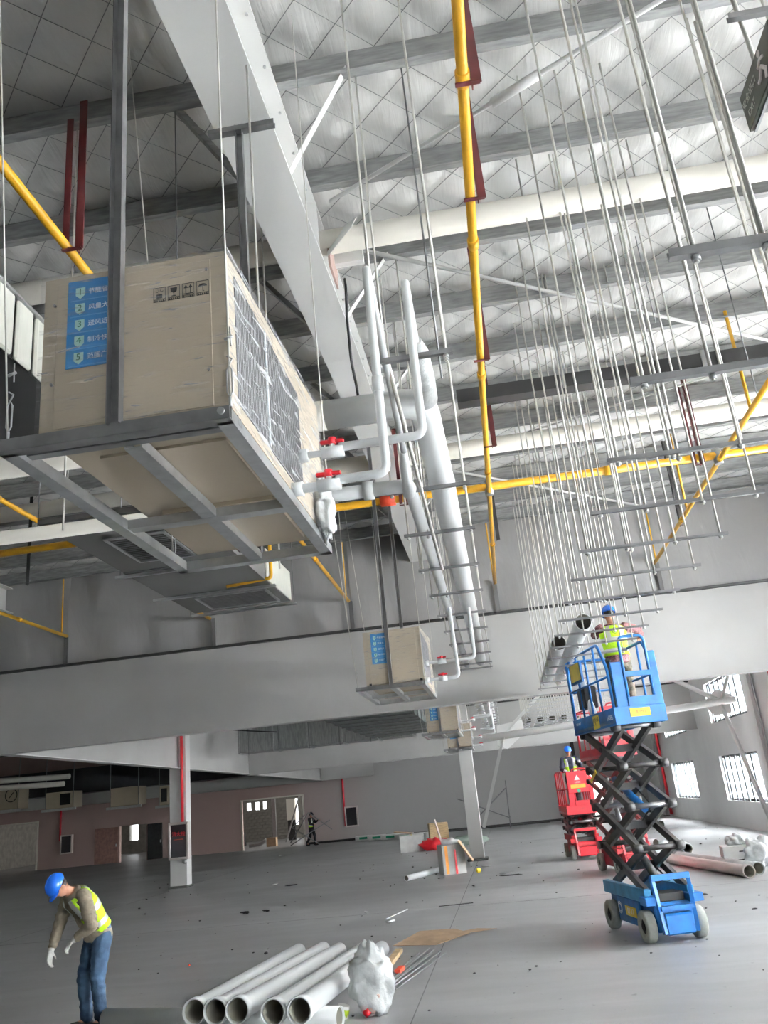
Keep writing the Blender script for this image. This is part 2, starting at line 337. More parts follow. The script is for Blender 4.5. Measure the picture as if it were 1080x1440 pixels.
def text_mb(body, size, thick=0.0006):                # lettering as mesh, centred, in the XY plane
    cu = bpy.data.curves.new('txt', 'FONT'); cu.body = body; cu.size = size; cu.align_x = 'CENTER'; cu.align_y = 'CENTER'; cu.extrude = thick; cu.resolution_u = 2
    ob = bpy.data.objects.new('txt', cu); C.objects.link(ob); dg = bpy.context.evaluated_depsgraph_get()
    me = bpy.data.meshes.new_from_object(ob.evaluated_get(dg)); mb = MB(); mb.add([v.co for v in me.vertices], [tuple(p.vertices) for p in me.polygons])
    bpy.data.objects.remove(ob); bpy.data.curves.remove(cu); bpy.data.meshes.remove(me); return mb
def put(mb, src, M, m=0):
    mb.add([M @ V(v) for v in src.v], src.f, m); return mb
def frame_M(o, x, y):                                 # matrix whose local X, Y map onto given directions
    x = V(x).normalized(); y = V(y).normalized(); z = x.cross(y); M = Matrix((x, y, z)).transposed().to_4x4(); M.translation = V(o); return M

# ================================================================= STRUCTURE
XL, YB, YF, ZR = -34.0, 50.0, -13.0, 7.62
fl = struct('floor', MB().bx(XL, 9.5, YF, 76, -0.2, 0), floorm)
jm = mat('joint_grey', (0.20, 0.20, 0.20), .8)
for x in (-10.6, -1.2): part('expansion_joint', MB().bx(x - .006, x + .006, 5, 50, 0, .0015), jm, fl)
for y in (17.0, 34.7): part('expansion_joint', MB().bx(XL, XW, y - .006, y + .006, 0, .0015), jm, fl)
gr = MB(); rg = random.Random(11)
for i in range(170):
    y = rg.uniform(9, 34); x = rg.uniform(-.45, .26) * y; r = rg.uniform(.006, .022) * (1.6 if y > 18 else 1)
    gr.ell((x, y, r * .35), (r, r * rg.uniform(.5, 1.6), r * .4), None, 6, 4)
part('floor_grit', gr, mat('grit', (0.10, 0.10, 0.10), .9, noise=.5), fl, kind='stuff')
# ceiling: quilted insulation, one pillow per diamond of the support mesh
def ceiling():
    mb = MB(); S = 0.52; x0, x1, y0, y1, st = -13.0, XW, 1.6, 17.0, 0.06
    nx = int((x1 - x0) / st); ny = int((y1 - y0) / st); vs = []
    for j in range(ny + 1):
        for i in range(nx + 1):
            x = x0 + (x1 - x0) * i / nx; y = y0 + (y1 - y0) * j / ny
            b = abs(math.sin(PI * (x + y) / S) * math.sin(PI * (x - y) / S)) ** 0.8
            vs.append((x, y, ZR - 0.05 * b + 0.006 * math.sin(x * 3.1) * math.sin(y * 2.3)))
    W = nx + 1
    mb.add(vs, [(j * W + i, (j + 1) * W + i, (j + 1) * W + i + 1, j * W + i + 1) for j in range(ny) for i in range(nx)], 0, True)
    for (a, b, c, d) in ((XL, x0, y0, y1), (XL, 9.5, y1, 76), (XL, 9.5, YF, y0), (x1, 9.5, y0, y1)): mb.add([(a, c, ZR), (a, d, ZR), (b, d, ZR), (b, c, ZR)], [(0, 1, 2, 3)])
    mb.bx(XL, 9.5, YF, 76, ZR + 0.05, ZR + 0.15)
    ce = struct('ceiling', mb, quilt)
    wr = MB()
    for sgn in (1, -1):
        k = -60
        while k < 60:
            c = k * S; k += 1                         # line x + sgn*y = c
            pts = []
            for y in (1.7, 17.0): pts.append((c - sgn * y, y))
            (xa, ya), (xb, yb) = pts
            def clipx(X): return ya + (yb - ya) * (X - xa) / (xb - xa)
            lo, hi = -13.0, XW - 0.05
            if max(xa, xb) < lo or min(xa, xb) > hi: continue
            P = []
            for (x, y) in pts: P.append((min(max(x, lo), hi), clipx(min(max(x, lo), hi))))
            if abs(P[0][0] - P[1][0]) < 0.1: continue
            wr.bar((P[0][0], P[0][1], ZR - 0.034), (P[1][0], P[1][1], ZR - 0.034), 0.0055 if sgn > 0 else 0.0028, 0.004)
    part('support_wire', wr, cable, ce, kind='stuff')
ceiling()
# right wall with window openings
def right_wall():
    mb = MB(); Z = [(0.86, 2.36), (3.5, 4.9)]; T = 0.3
    ys = []
    for y in WINY: ys += [y, y + WINL]
    edges = [YF] + ys + [YB + 20]
    for i in range(len(edges) - 1):
        a, b = edges[i], edges[i + 1]
        if i % 2 == 0: mb.bx(XW, XW + T, a, b, 0, ZR)
        else:
            zz = 0
            for z0, z1 in Z: mb.bx(XW, XW + T, a, b, zz, z0); zz = z1
            mb.bx(XW, XW + T, a, b, zz, ZR)
    wl = struct('wall_right', mb, wallm); k = 0
    for y in WINY:
        for z0, z1 in Z:
            k += 1; win = thing('window_%d' % k, None, None, (XW + 0.16, y + WINL / 2, z0)); win['kind'] = 'structure'
            fr = MB(); t = 0.08
            fr.bx(XW + .1, XW + .2, y, y + t, z0, z1); fr.bx(XW + .1, XW + .2, y + WINL - t, y + WINL, z0, z1); fr.bx(XW + .1, XW + .2, y + t, y + WINL - t, z0, z0 + t); fr.bx(XW + .1, XW + .2, y + t, y + WINL - t, z1 - t, z1)
            part('window_frame', fr, winf, win); part('window_glass', MB().bx(XW + .145, XW + .15, y + t, y + WINL - t, z0 + t, z1 - t), glassm, win)
            if y > 20:
                for q in range(1, 7):
                    yy = y + .9 + (WINL - 1.1) * (q - 1) / 5.6; part('bar', MB().bx(XW + .04, XW + .11, yy - .075, yy + .075, z0, z1), winf, win)
right_wall()
def back_wall():
    mb = MB(); ops = [(-33.5, -28.4, 2.75), (-23.2, -21.5, 2.0), (-15.65, -11.95, 2.78), (4.55, 5.25, 2.4)]; x = XL
    for a, b, h in ops:
        mb.bx(x, a, YB, YB + .25, 0, ZR); mb.bx(a, b, YB, YB + .25, h, ZR); x = b
    mb.bx(x, XW, YB, YB + .25, 0, ZR); struct('wall_back', mb, backm)
    fr = MB()
    for a, b, h in ops[:1] + ops[2:3]:
        fr.bx(a - .06, a + .04, YB - .04, YB, 0, h); fr.bx(b - .04, b + .06, YB - .04, YB, 0, h); fr.bx(a + .04, b - .04, YB - .04, YB, h - .08, h)
    struct('trim_1', fr, cream)
    struct('baseboard_back', MB().bx(-11.8, XW, YB - .03, YB, 0, .12), dark)
    # open door leaves of the narrow opening
    for i, (a, b, m_) in enumerate(((-24.7, -23.25, mat('reddish_door', (0.24, 0.13, 0.11), .6, noise=.2)), (-21.4, -20.5, dark))):
        d = thing('door_%d' % (i + 1), None, None, ((a + b) / 2, YB - .1, 0)); d['kind'] = 'structure'
        part('door_leaf', MB().bx(a, b, YB - .12, YB - .06, 0.02, 1.98), m_, d); part('door_handle', MB().bx(b - .12, b - .06, YB - .16, YB - .12, .9, 1.05), galv, d)
back_wall()
struct('wall_left', MB().bx(XL - .3, XL, YF, 76, 0, ZR), blockm)
def front_wall():
    struct('wall_front', MB().bx(XL, 9.5, YF - .3, YF, 0, ZR), girdm)
front_wall()
# hall beyond the openings
def back_hall():
    mb = MB(); Y = 64
    segs = [(-28.9, -28.2), (-19.65, -19.3), (-19.0, -18.65), (-18.4, -18.1), (-16.4, -15.7), (5.5, 7.5)]; x = XL
    for a, b in segs:
        lo = .9 if (b - a) > .6 else 2.15
        mb.bx(x, a, Y, Y + .2, 0, ZR); mb.bx(a, b, Y, Y + .2, 0, lo if a < 5 else 0.01); mb.bx(a, b, Y, Y + .2, 2.75, ZR); x = b
    mb.bx(x, 9.5, Y, Y + .2, 0, ZR); wl = struct('wall_far_hall', mb, blockm)
    me = None; k = 0                                   # block courses seen through the wide opening
    for r in range(10):
        for c in range(9):
            x = -19.9 + c * .42 + (r % 2) * .2; 
            if me is None: me = MB().box((0, 0, 0), (.40, .06, .20), bev=.012).mesh('brick', blockm)
            o = bpy.data.objects.new('brick', me); C.objects.link(o); o.parent = wl; o.location = (x, Y - .03, .12 + r * .22)
    for i, x in enumerate((-15.9, -13.2)):
        solo('steel_post', MB().bx(x - .12, x + .12, 57.9, 58.1, 0, 5), galv, ['grey steel post in the hall beyond the wide doorway, beside the bright gap', 'grey steel post close to the right edge of the wide doorway, far hall'][i], 'post')
    solo('diagonal_prop', MB().bar((-14.9, 57, 0), (-13.7, 57, 3.2), .12, .08), galv, 'slanting steel prop seen through the wide doorway', 'prop')
    t = thing('electrical_cabinet', 'pale electrical cabinet on dark stand seen through the wide doorway', 'cabinet', (-15.2, 60, 0))
    part('body', MB().bx(-15.5, -14.9, 59.8, 60.2, 1.3, 2.7, bev=.01), cream, t); part('stand', MB().bx(-15.45, -14.95, 59.85, 60.15, 0, 1.3), dark, t)
    solo('drum', MB().tube((-18.2, 58, 0), (-18.2, 58, .75), .28, 16), dark, 'dark drum standing on the floor beyond the wide doorway', 'drum')
    solo('carton', MB().bx(-14.9, -14.3, 52.3, 52.7, 0, .5, bev=.01), card, 'brown carton on the floor just inside the wide doorway', 'box')
    solo('bent_duct_piece', MB().sweep(bend([(-16.2, 53, .12), (-15.5, 53.1, .15), (-15.1, 53, .4)], .15), .1, 10), galv, 'short bent metal duct piece on the floor inside the wide doorway', 'duct')
back_hall()

# ---------------------------------------------------------------- purlins, rafters, girders
def purlins():
    def z(h, wd): return [(-.0, 0), (wd, 0), (wd, .02), (wd - .005, .02), (wd - .005, .005), (.005, .005), (.005, h - .005), (-wd + .01, h - .005), (-wd + .01, h), (0, h)]
    me = MB().prof((-15.9, 0, 0), (XW, 0, 0), z(.27, .085)).mesh('purlin', purl)
    meb = MB().prof((-15.9, 0, 0), (XW, 0, 0), z(.27, .085)).mesh('purlin', purl)
    words = ['first', 'second', 'third', 'fourth', 'fifth', 'sixth', 'seventh', 'eighth', 'ninth', 'tenth', 'eleventh']
    for k in range(0, 11):
        o = bpy.data.objects.new('roof_purlin', me if k < 5 else meb); C.objects.link(o); o.location = (0, 4.93 + 1.18 * k, 7.30)
        lab = 'galvanized roof purlin out of frame above the camera' if k < 0 else 'galvanized roof purlin, %s one counted from the top of the picture' % words[k]
        tag(o, lab, 'purlin', 'galvanized purlins under the quilted roof')
purlins()
def rafter(X, label, group=None):
    t = thing('roof_rafter', label, 'beam', (X, 8, 6.5), group); pts = [(-12, 5.7), (-4, 6.05), (3.4, 6.42), (8.2, 6.74), (16.9, 6.70)]
    bot = MB(); web = MB(); top = MB(); st = MB()
    for (a, za), (b, zb) in zip(pts[:-1], pts[1:]):
        bot.add([(X + s * .2, y, z + h) for y, z in ((a, za), (b, zb)) for s, h in ((-1, 0), (1, 0), (1, .02), (-1, .02))], [(0, 1, 5, 4), (1, 2, 6, 5), (2, 3, 7, 6), (3, 0, 4, 7), (0, 3, 2, 1), (4, 5, 6, 7)])
        web.add([(X + s * .007, y, z) for y, z in ((a, za + .02), (b, zb + .02), (b, 7.27), (a, 7.27)) for s in (-1, 1)], [(0, 2, 4, 6), (1, 7, 5, 3), (0, 1, 3, 2), (4, 5, 7, 6), (2, 3, 5, 4), (0, 6, 7, 1)])
    top.bx(X - .16, X + .16, -12, 16.9, 7.27, 7.29)
    for y in (6.2, 9.9, 12.3): st.bx(X + .007, X + .17, y - .006, y + .006, 6.7, 7.27)
    part('bottom_flange', bot, white, t); part('web', web, white, t); part('top_flange', top, white, t); part('stiffener', st, white, t)
    bl = MB()
    for y in [1.5 + .45 * i for i in range(34)]: bl.tube((X + .12, y, 7.255), (X + .12, y, 7.275), .012, 6)
    part('bolt', bl, galv, t, kind='stuff')
    for k in range(0, 10, 2):                          # fly braces from bottom flange to purlins
        y = 4.93 + 1.18 * k; zb = 6.42 + (y - 3.4) * .066 if y < 8.2 else 6.74
        for s in (-1, 1): part('fly_brace', MB().angle((X + s * .17, y + .12, zb + .03), (X + s * .72, y - .02, 7.36), .05, .005), white if s > 0 else purl, t)
    return t
rafter(-1.2, 'long white roof rafter running away above the wrapped units')
rafter(-10.6, 'white roof rafter at far left beyond the ducts')
def clamp(Y, zb, x=-1.2):
    return MB()
def girder(Y, zb, zs, xa, xb, lab, n):
    t = thing('girder', lab, 'beam', ((xa + xb) / 2, Y, zb)); g = MB()
    g.bx(xa, xb, Y, Y + .016, zb, zs); part('web', g, girdm, t)
    part('bottom_flange', MB().bx(xa, xb, Y - .14, Y + .16, zb - .025, zb), girdm, t)
    return t
girder(17.0, 3.69, 5.40, -33.5, XW, 'wide grey girder plate crossing the whole hall beneath the fabric curtain', 1)
girder(34.7, 3.5, 5.3, -10.5, XW, 'second grey girder crossing behind the galvanized duct', 2)
girder(49.2, 3.42, 5.3, -33.5, -7.5, 'dark girder along the top of the pinkish back wall', 3)
def curtain(Y, zs, lab):
    t = thing('fabric_curtain', lab, 'curtain', (-4, Y - .05, zs)); xs = [-33.5, -20.4, -14.8, -9.1, -5.75, -2.75, .3, 3.6, XW]
    for i in range(len(xs) - 1):
        mb = MB(); a, b = xs[i], xs[i + 1]; nx = max(8, int((b - a) / .16)); nz = 10; vs = []
        for j in range(nz + 1):
            for k in range(nx + 1):
                u = k / nx; v = j / nz; x = a + (b - a) * u
                dy = .035 * math.sin(x * 5.3 + v * 2.2 + i) * (.3 + abs(2 * v - 1)) + .03 * math.exp(-min(u, 1 - u) * 14) * math.sin(v * 9)
                vs.append((x, Y - .06 + dy, zs + .02 + (ZR - .14 - zs) * v))
        W = nx + 1; mb.add(vs, [(j * W + k, j * W + k + 1, (j + 1) * W + k + 1, (j + 1) * W + k) for j in range(nz) for k in range(nx)], 0, True)
        mb.add([(x, y + .03, z) for x, y, z in vs], [(j * W + k, (j + 1) * W + k, (j + 1) * W + k + 1, j * W + k + 1) for j in range(nz) for k in range(nx)], 0, True)
        part('fabric_panel', mb, curtm, t)
    part('bottom_rail', MB().bx(xs[0], XW, Y - .11, Y - .02, zs - .04, zs + .01), tray, t)
    for x in xs[1:-1]: part('seam_strip', MB().bx(x - .05, x + .03, Y - .13, Y - .10, zs, zs + .60), mat('seam_grey', (0.12, 0.12, 0.12), .6), t)
curtain(17.0, 5.42, 'grey fabric smoke curtain hung above the first girder')
curtain(34.7, 5.33, 'pale fabric curtain above the second girder')
t = thing('side_girder', 'pale grey girder running back from the left column line', 'beam', (-10.6, 33, 3.6))
g = MB(); g.add([(-10.6 + s * .01, y, z) for y, z in ((17.1, 3.70), (49.1, 3.42), (49.1, 5.3), (17.1, 5.3)) for s in (-1, 1)], [(0, 2, 4, 6), (1, 7, 5, 3), (0, 1, 3, 2), (4, 5, 7, 6), (2, 3, 5, 4), (0, 6, 7, 1)])
part('web', g, girdm, t); part('bottom_flange', MB().add([(-10.6 + s * .15, y, z + h) for y, z in ((17.2, 3.68), (49.1, 3.40)) for s, h in ((-1, 0), (1, 0), (1, .02), (-1, .02))], [(0, 1, 5, 4), (1, 2, 6, 5), (2, 3, 7, 6), (3, 0, 4, 7), (0, 3, 2, 1), (4, 5, 6, 7)]), white, t)

def column(x, y, lab, zt=5.3, w=.36):
    t = thing('steel_column', lab, 'column', (x, y, 0))
    part('web', MB().bx(x - w / 2 + .02, x + w / 2 - .02, y - .008, y + .008, 0.02, zt), white, t)
    for s in (-1, 1): part('flange', MB().bx(x + s * (w / 2 - .02), x + s * w / 2, y - .13, y + .13, .02, zt), white, t)
    part('base_plate', MB().bx(x - .12, x + .12, y - .2, y + .2, 0, .03), dark, t)
    return t
def boxcolumn(x, y, lab, zt=5.3, w=.40):
    t = thing('steel_column', lab, 'column', (x, y, 0))
    part('shaft', MB().bx(x - w / 2, x + w / 2, y - .2, y + .2, .06, zt, bev=.01), white, t)
    part('grout_base', MB().bx(x - .32, x + .32, y - .3, y + .3, 0, .07, bev=.02), mat('grout', (0.16, 0.16, 0.15), .9), t)
    return t
boxcolumn(-10.6, 27.3, 'white column on the left carrying a fire hose cabinet and red riser', 5.3, .56)
boxcolumn(-1.2, 27.5, 'white column in the middle beneath the farthest wrapped unit', 5.3, .42)
column(7.47, 26.2, 'white column against the right wall with the brace landing on it', 7.2, .14)
column(7.47, 44.5, 'white column against the right wall near the far corner', 7.2, .14)
def bracing():
    Y = 27.4; t = thing('steel_brace', 'white tubular brace with gusset plates behind the blue lift', 'brace', (3, Y, 3.6))
    part('tie_tube', MB().tube((-.95, Y, 3.52), (7.3, Y, 3.92), .11, 14), white, t)
    part('diagonal', MB().angle((-.86, Y, .9), (.14, Y, 3.6), .1, .012), white, t); part('diagonal', MB().angle((.2, Y, 3.65), (1.75, Y, 4.95), .1, .012), white, t)
    part('diagonal', MB().tube((5.4, Y, 4.85), (6.8, Y, 3.95), .07, 10), white, t); part('diagonal', MB().tube((6.85, Y, 3.85), (7.52, Y, .35), .07, 10), white, t)
    part('diagonal', MB().tube((6.9, Y, 3.95), (7.3, Y - .3, 4.9), .05, 10), white, t)
    part('gusset_plate', MB().poly([(-.15, Y, 3.3), (.15, Y, 3.15), (.75, Y, 3.6), (.72, Y, 4.0), (-.1, Y, 3.9)], (0, .02, 0)), white, t)
    part('gusset_plate', MB().poly([(6.3, Y, 3.9), (6.6, Y, 3.5), (7.1, Y, 3.55), (7.2, Y, 4.1), (6.8, Y, 4.3)], (0, .02, 0)), white, t)
bracing()

# ---------------------------------------------------------------- roof-level tubes, braces, cable tray
solo('tie_tube', MB().tube((-15, 6.5, 7.04), (XW, 6.5, 7.04), .115, 20), cream, 'cream steel tie tube nearest the camera, under the third purlin', 'tube', 'cream tie tubes under the roof')
solo('tie_tube', MB().tube((-15, 11.9, 7.0), (XW, 11.9, 7.0), .13, 20), cream, 'cream steel tie tube farther back, just above the yellow cross pipe', 'tube', 'cream tie tubes under the roof')
def rod(name, p0, p1, r, m, lab, cat, grp=None, n=6): return solo(name, MB().tube(p0, p1, r, n), m, lab, cat, grp)
BR = 'white roof bracing rods'
rod('bracing_rod', (-1.0, 6.75, 7.22), (6.9, 12.05, 7.22), .022, white, 'thin white bracing rod from the rafter gusset sloping right past the yellow pipe', 'rod', BR)
rod('bracing_rod', (-.9, 6.2, 7.25), (3.3, 3.95, 7.25), .02, white, 'thin white bracing rod with turnbuckle rising to the top right', 'rod', BR)
solo('turnbuckle', MB().tube((.62, 5.39, 7.25), (1.0, 5.18, 7.25), .04, 8), white, 'white turnbuckle sleeve midway along the upper bracing rod', 'turnbuckle')
rod('bracing_rod', (.2, 12.3, 7.16), (6.5, 9.7, 7.16), .014, white, 'faint bracing rod behind the dark cable tray', 'rod', BR)
rod('bracing_rod', (-.9, 12.6, 7.2), (3.4, 16.6, 7.2), .022, white, 'white bracing rod below the yellow cross pipe ending at the curtain', 'rod', BR)
t = thing('gusset_assembly', 'white gusset plates and splice bolted to the rafter side', 'bracket', (-.95, 6.6, 6.9))
part('plate', MB().poly([(-1.0, 6.40, 6.8), (-.72, 6.22, 6.95), (-.68, 6.3, 7.1), (-1.0, 6.6, 7.15)], (0, 0, .015)), white, t)
part('plate', MB().bx(-1.0, -.98, 6.45, 6.85, 6.75, 7.05), mat('primer_patch', (0.42, 0.30, 0.26), .7), t); part('plate', MB().bx(-1.02, -.7, 6.72, 6.8, 6.95, 7.1), white, t)

solo('black_cable', MB().sweep(bend([(-.96, 7.2, 7.1), (-.93, 7.0, 6.85), (-.96, 7.1, 6.6), (-.985, 7.3, 6.2), (-.97, 7.45, 5.95), (-.97, 7.5, 5.7)], .08), .014, 6), black, 'black cable hanging down beside the white rafter', 'cable')
t = thing('cable_tray', 'dark grey cable tray crossing under the right roof', 'cable tray', (3.8, 9.1, 6.4))
part('tray_body', MB().chan((.02, 9.15, 6.42), (XW, 9.15, 6.42), .20, .17, .006), tray, t)
for x in (2.95, 4.3): part('joint_plate', MB().bx(x - .05, x + .05, 9.03, 9.045, 6.40, 6.62), galv, t)
for x in (1.3, 4.0, 6.3): part('hanger', MB().bx(x - .02, x + .02, 9.03, 9.05, 6.40, 7.4), galv, t)

# ---------------------------------------------------------------- yellow fire pipes
def ypipe(name, p0, p1, r, lab, grp=None, joints=()):
    t = thing(name, lab, 'pipe', p0, grp); part('pipe', MB().tube(p0, p1, r, 16), yel, t)
    d = (V(p1) - V(p0)); L = d.length; d.normalize()
    for j in joints: q = V(p0) + d * j; part('coupling', MB().tube(q - d * .05, q + d * .05, r * 1.28, 14), yel, t)
    return t
YG = 'yellow sprinkler branch pipes running towards the curtain'
ypipe('sprinkler_pipe', (.30, 1.5, 6.03), (.30, 16.9, 6.03), .035, 'yellow sprinkler pipe running down from the top of the picture centre', YG, (2.4, 4.0, 6.2, 9.0, 12.5))
ypipe('sprinkler_pipe', (3.47, 1.5, 6.03), (3.55, 16.9, 6.03), .035, 'yellow sprinkler pipe coming in from the right edge', YG, (6.5, 9.7, 12.5))
ypipe('sprinkler_pipe', (-2.62, 1.5, 6.03), (-2.8, 16.9, 6.03), .035, 'yellow sprinkler pipe behind the large wrapped unit', YG, (2.2, 5.0, 12.0))
ypipe('sprinkler_pipe', (-5.85, 6, 6.03), (-5.85, 16.9, 6.03), .035, 'yellow sprinkler pipe hidden above the left duct', YG, (3.0,))
ypipe('sprinkler_pipe', (-9.0, 6, 6.03), (-9.1, 16.9, 6.03), .035, 'yellow sprinkler pipe at the far left edge', YG, (9.0,))
ypipe('cross_main_pipe', (-13, 11.28, 6.11), (XW, 11.28, 6.11), .055, 'thick yellow main pipe crossing the hall from side to side', None, (5, 9, 15, 18))
t = thing('pipe_coupling', 'red grooved coupling on the yellow main under the rafter', 'coupling', (-1.15, 11.28, 6.1)); part('clamp', MB().tube((-1.28, 11.28, 6.11), (-1.06, 11.28, 6.11), .085, 14), fitr, t)
part('bolt', MB().tube((-1.17, 11.18, 6.2), (-1.17, 11.38, 6.2), .02, 6), fitr, t)
for x in (.30, 3.51, -2.75): solo('crossing_fitting', MB().tube((x, 11.28, 5.98), (x, 11.28, 6.2), .06, 12), galv, {.30: 'grey fitting where the centre yellow pipe meets the main', 3.51: 'grey fitting where the right yellow pipe meets the main', -2.75: 'grey fitting on the main hidden behind the wrapped unit'}[x], 'fitting')
for x, lab in ((-9.15, 'thin yellow upright pipe at the curtain, far left'), (-2.82, 'thin yellow upright pipe at the curtain below the large unit'), (.28, 'thin yellow upright pipe at the curtain under the centre'), (3.56, 'thin yellow upright pipe at the curtain on the right')):
    rod('sprinkler_riser', (x, 16.75, 6.03), (x, 16.75, 7.35), .016, yel, lab, 'pipe', 'yellow upright drops', 8)
rod('sprinkler_riser', (3.5, 9.6, 6.03), (3.5, 9.6, 7.4), .022, yel, 'yellow upright pipe on the right branch near the cable tray', 'pipe', 'yellow upright drops', 8)
rod('sprinkler_riser', (3.5, 13.4, 6.03), (3.5, 13.4, 7.4), .02, yel, 'yellow upright pipe on the right branch just past the main', 'pipe', 'yellow upright drops', 8)
rod('sprinkler_riser', (-3.0, 3.3, 6.03), (-3.0, 3.35, 7.4), .03, yel, 'yellow upright pipe end at the far upper left edge', 'pipe', 'yellow upright drops', 8)
HG = 'dark red angle hangers'
for x, y, lab in ((-2.63, 4.72, 'dark red angle hanger holding the yellow pipe at upper left'), (.30, 3.9, 'dark red hanger on the centre yellow pipe at the very top'), (.30, 4.93, 'dark red hanger on the centre yellow pipe at the second purlin'),
                  (.28, 7.3, 'dark red hanger on the centre yellow pipe beside the long bracing rod'), (.32, 9.5, 'dark red hanger on the centre yellow pipe under the cable tray'), (-.95, 11.2, 'dark red angle hanger beside the rafter end holding the yellow main'),
                  (3.47, 6.9, 'dark red hanger near the right edge of the picture'), (3.2, 11.2, 'dark red double hanger holding the main on the right')):
    t = thing('pipe_hanger', lab, 'hanger', (x, y, 7.3), HG)
    part('angle', MB().angle((x + .05, y, 7.36), (x + .05, y, 5.98), .06, .008, up=(0, 1, 0)), redb, t)
    if x in (-2.63, 3.2, -.95): part('angle', MB().angle((x - .05, y, 7.2), (x - .05, y, 6.0), .05, .008, up=(0, 1, 0)), redb, t)
    part('foot', MB().bx(x - .05, x + .10, y - .015, y + .015, 5.975, 5.985), redb, t)
for x, y, lab in ((3.5, 14.2, 'black angle hanger on the right yellow branch past the main'), (.33, 13.6, 'black angle hanger on the centre branch past the main'), (-7.6, 12.6, 'black angle hanger at the left edge above the curtain')):
    solo('pipe_hanger', MB().angle((x + .04, y, 7.6), (x + .04, y, 5.98), .06, .008, up=(0, 1, 0)), dark, lab, 'hanger', 'black angle hangers')

# ---------------------------------------------------------------- hanging trapeze rails with rods
def trapeze(Y, xa, xb, z, rods, lab, grp, w=.028, zt=7.6, rr=.0085, m=dgalv):
    t = thing('trapeze_hanger', lab, 'hanger', (xa, Y, z), grp)
    part('rail', MB().prof((xa - .04, Y, z), (xb + .04, Y, z), [(-w / 2, 0), (w / 2, 0), (w / 2, w), (.009, w), (.009, w - .006), (w / 2 - .005, w - .006), (w / 2 - .005, .005), (-w / 2 + .005, .005), (-w / 2 + .005, w - .006), (-.009, w - .006), (-.009, w), (-w / 2, w)]), m, t)
    for x, dy in rods:
        ro = part('rod', MB().tube((x, Y + dy, z - .03), (x, Y + dy * .4, zt), rr, 6), rodm, t); part('nut', MB().tube((x, Y + dy, z - .022), (x, Y + dy, z - .004), rr * 2, 6), galv, ro)
    return t
RG = 'empty pipe hangers on the right'
num = ['first', 'second', 'third', 'fourth', 'fifth', 'sixth', 'seventh', 'eighth', 'ninth', 'tenth', 'eleventh', 'twelfth', 'thirteenth', 'fourteenth', 'fifteenth']
for i in range(15):
    Y = 2.60 + .972 * i if i < 9 else 10.35 + .98 * (i - 8)
    rs = [(.87, .0), (1.18, .012), (1.55, -.01), (1.90, .0)]
    if i == 0: rs = [(.9, 0), (1.14, 0), (1.42, .01)]
    if i in (2, 4, 6): rs.append((1.22, .05))
    rl = 'long trapeze rail with thin rods on the right, %s counted from the top' % num[i] if i < 12 else 'lowest trapeze rails behind the worker on the blue lift, %s in the row' % num[i]
    trapeze(Y, .85, 1.92, 3.70, rs, rl, RG, w=.024 if i > 1 else .034)
trapeze(2.85, 1.40, 2.1, 4.98, [(1.62, 0)], 'short galvanized rail in the upper right corner carrying the dark sign', None)
rod('threaded_rod', (1.48, 2.98, 4.83), (1.40, 2.98, 7.4), .012, rodm, 'rod ending at the dark sign in the upper right corner', 'rod')
LG = 'hangers carrying the insulated pipes'
for i, Y in enumerate((4.12, 6.12, 7.3, 8.6, 9.84, 11.1, 12.3, 13.5, 14.7, 15.9, 16.55)):
    xa, xb = (-.60 if i else -.40), -.02
    rs = [(xa, 0), (xb, 0), (xb, .03)]
    if i in (2, 4): rs.append((xa + .18, .02))
    trapeze(Y, xa, xb, 4.27 if i else 4.32, rs, 'trapeze rail under the white insulated pipes, %s from the camera' % num[i], LG, rr=.008)
SR = 'single rods dropping from the roof'
for x, y, z0, z1, r, m, lab in (
    (-2.71, 4.93, 3.9, 7.3, .008, rodm, 'single white rod behind the left top of the large unit'), (-1.89, 4.93, 4.4, 7.3, .006, cable, 'thin dark wire rod behind the middle of the large unit'),
    (-3.6, 6.6, 4.95, 7.3, .008, rodm, 'white rod dropping at the far left behind the large unit'), (-2.5, 6.7, 5.0, 7.3, .008, rodm, 'white rod just behind the large unit top edge'),
    (-1.55, 6.16, 3.8, 7.3, .008, rodm, 'white rod behind the large unit near the rafter'), (-1.02, 3.9, 3.4, 6.5, .007, rodm, 'pale rod beside the rear post under the rafter'),
    (-.43, 4.93, 4.6, 7.3, .008, rodm, 'white rod right of the fly brace at top centre'), (-.07, 4.93, 4.6, 7.3, .007, cable, 'dark thin rod right of top centre'),
    (1.63, 4.93, 5.0, 7.3, .011, rodm, 'thicker white rod right of the yellow pipe at the top'), (2.09, 4.98, 3.7, 7.3, .012, rodm, 'pair of close white rods near the right edge, left one'), (2.16, 5.02, 3.7, 7.3, .012, rodm, 'pair of close white rods near the right edge, right one'),
    (2.2, 8.0, 6.5, 7.6, .006, cable, 'thin dark rod above the cable tray'), (2.75, 7.3, 5.2, 7.6, .006, cable, 'thin dark wire near the right rails'),
    (-.62, 8.6, 4.3, 7.6, .006, rodm, 'faint rod left of the thick insulated pipe'), (-2.2, 13, 4.8, 7.6, .006, rodm, 'faint rod behind the valve pipes'), (-1.9, 15, 4.4, 7.6, .006, rodm, 'faint rod near the curtain behind the second unit')):
    rod('threaded_rod', (x, y, z0), (x, y, z1), r, m, lab, 'rod', SR)

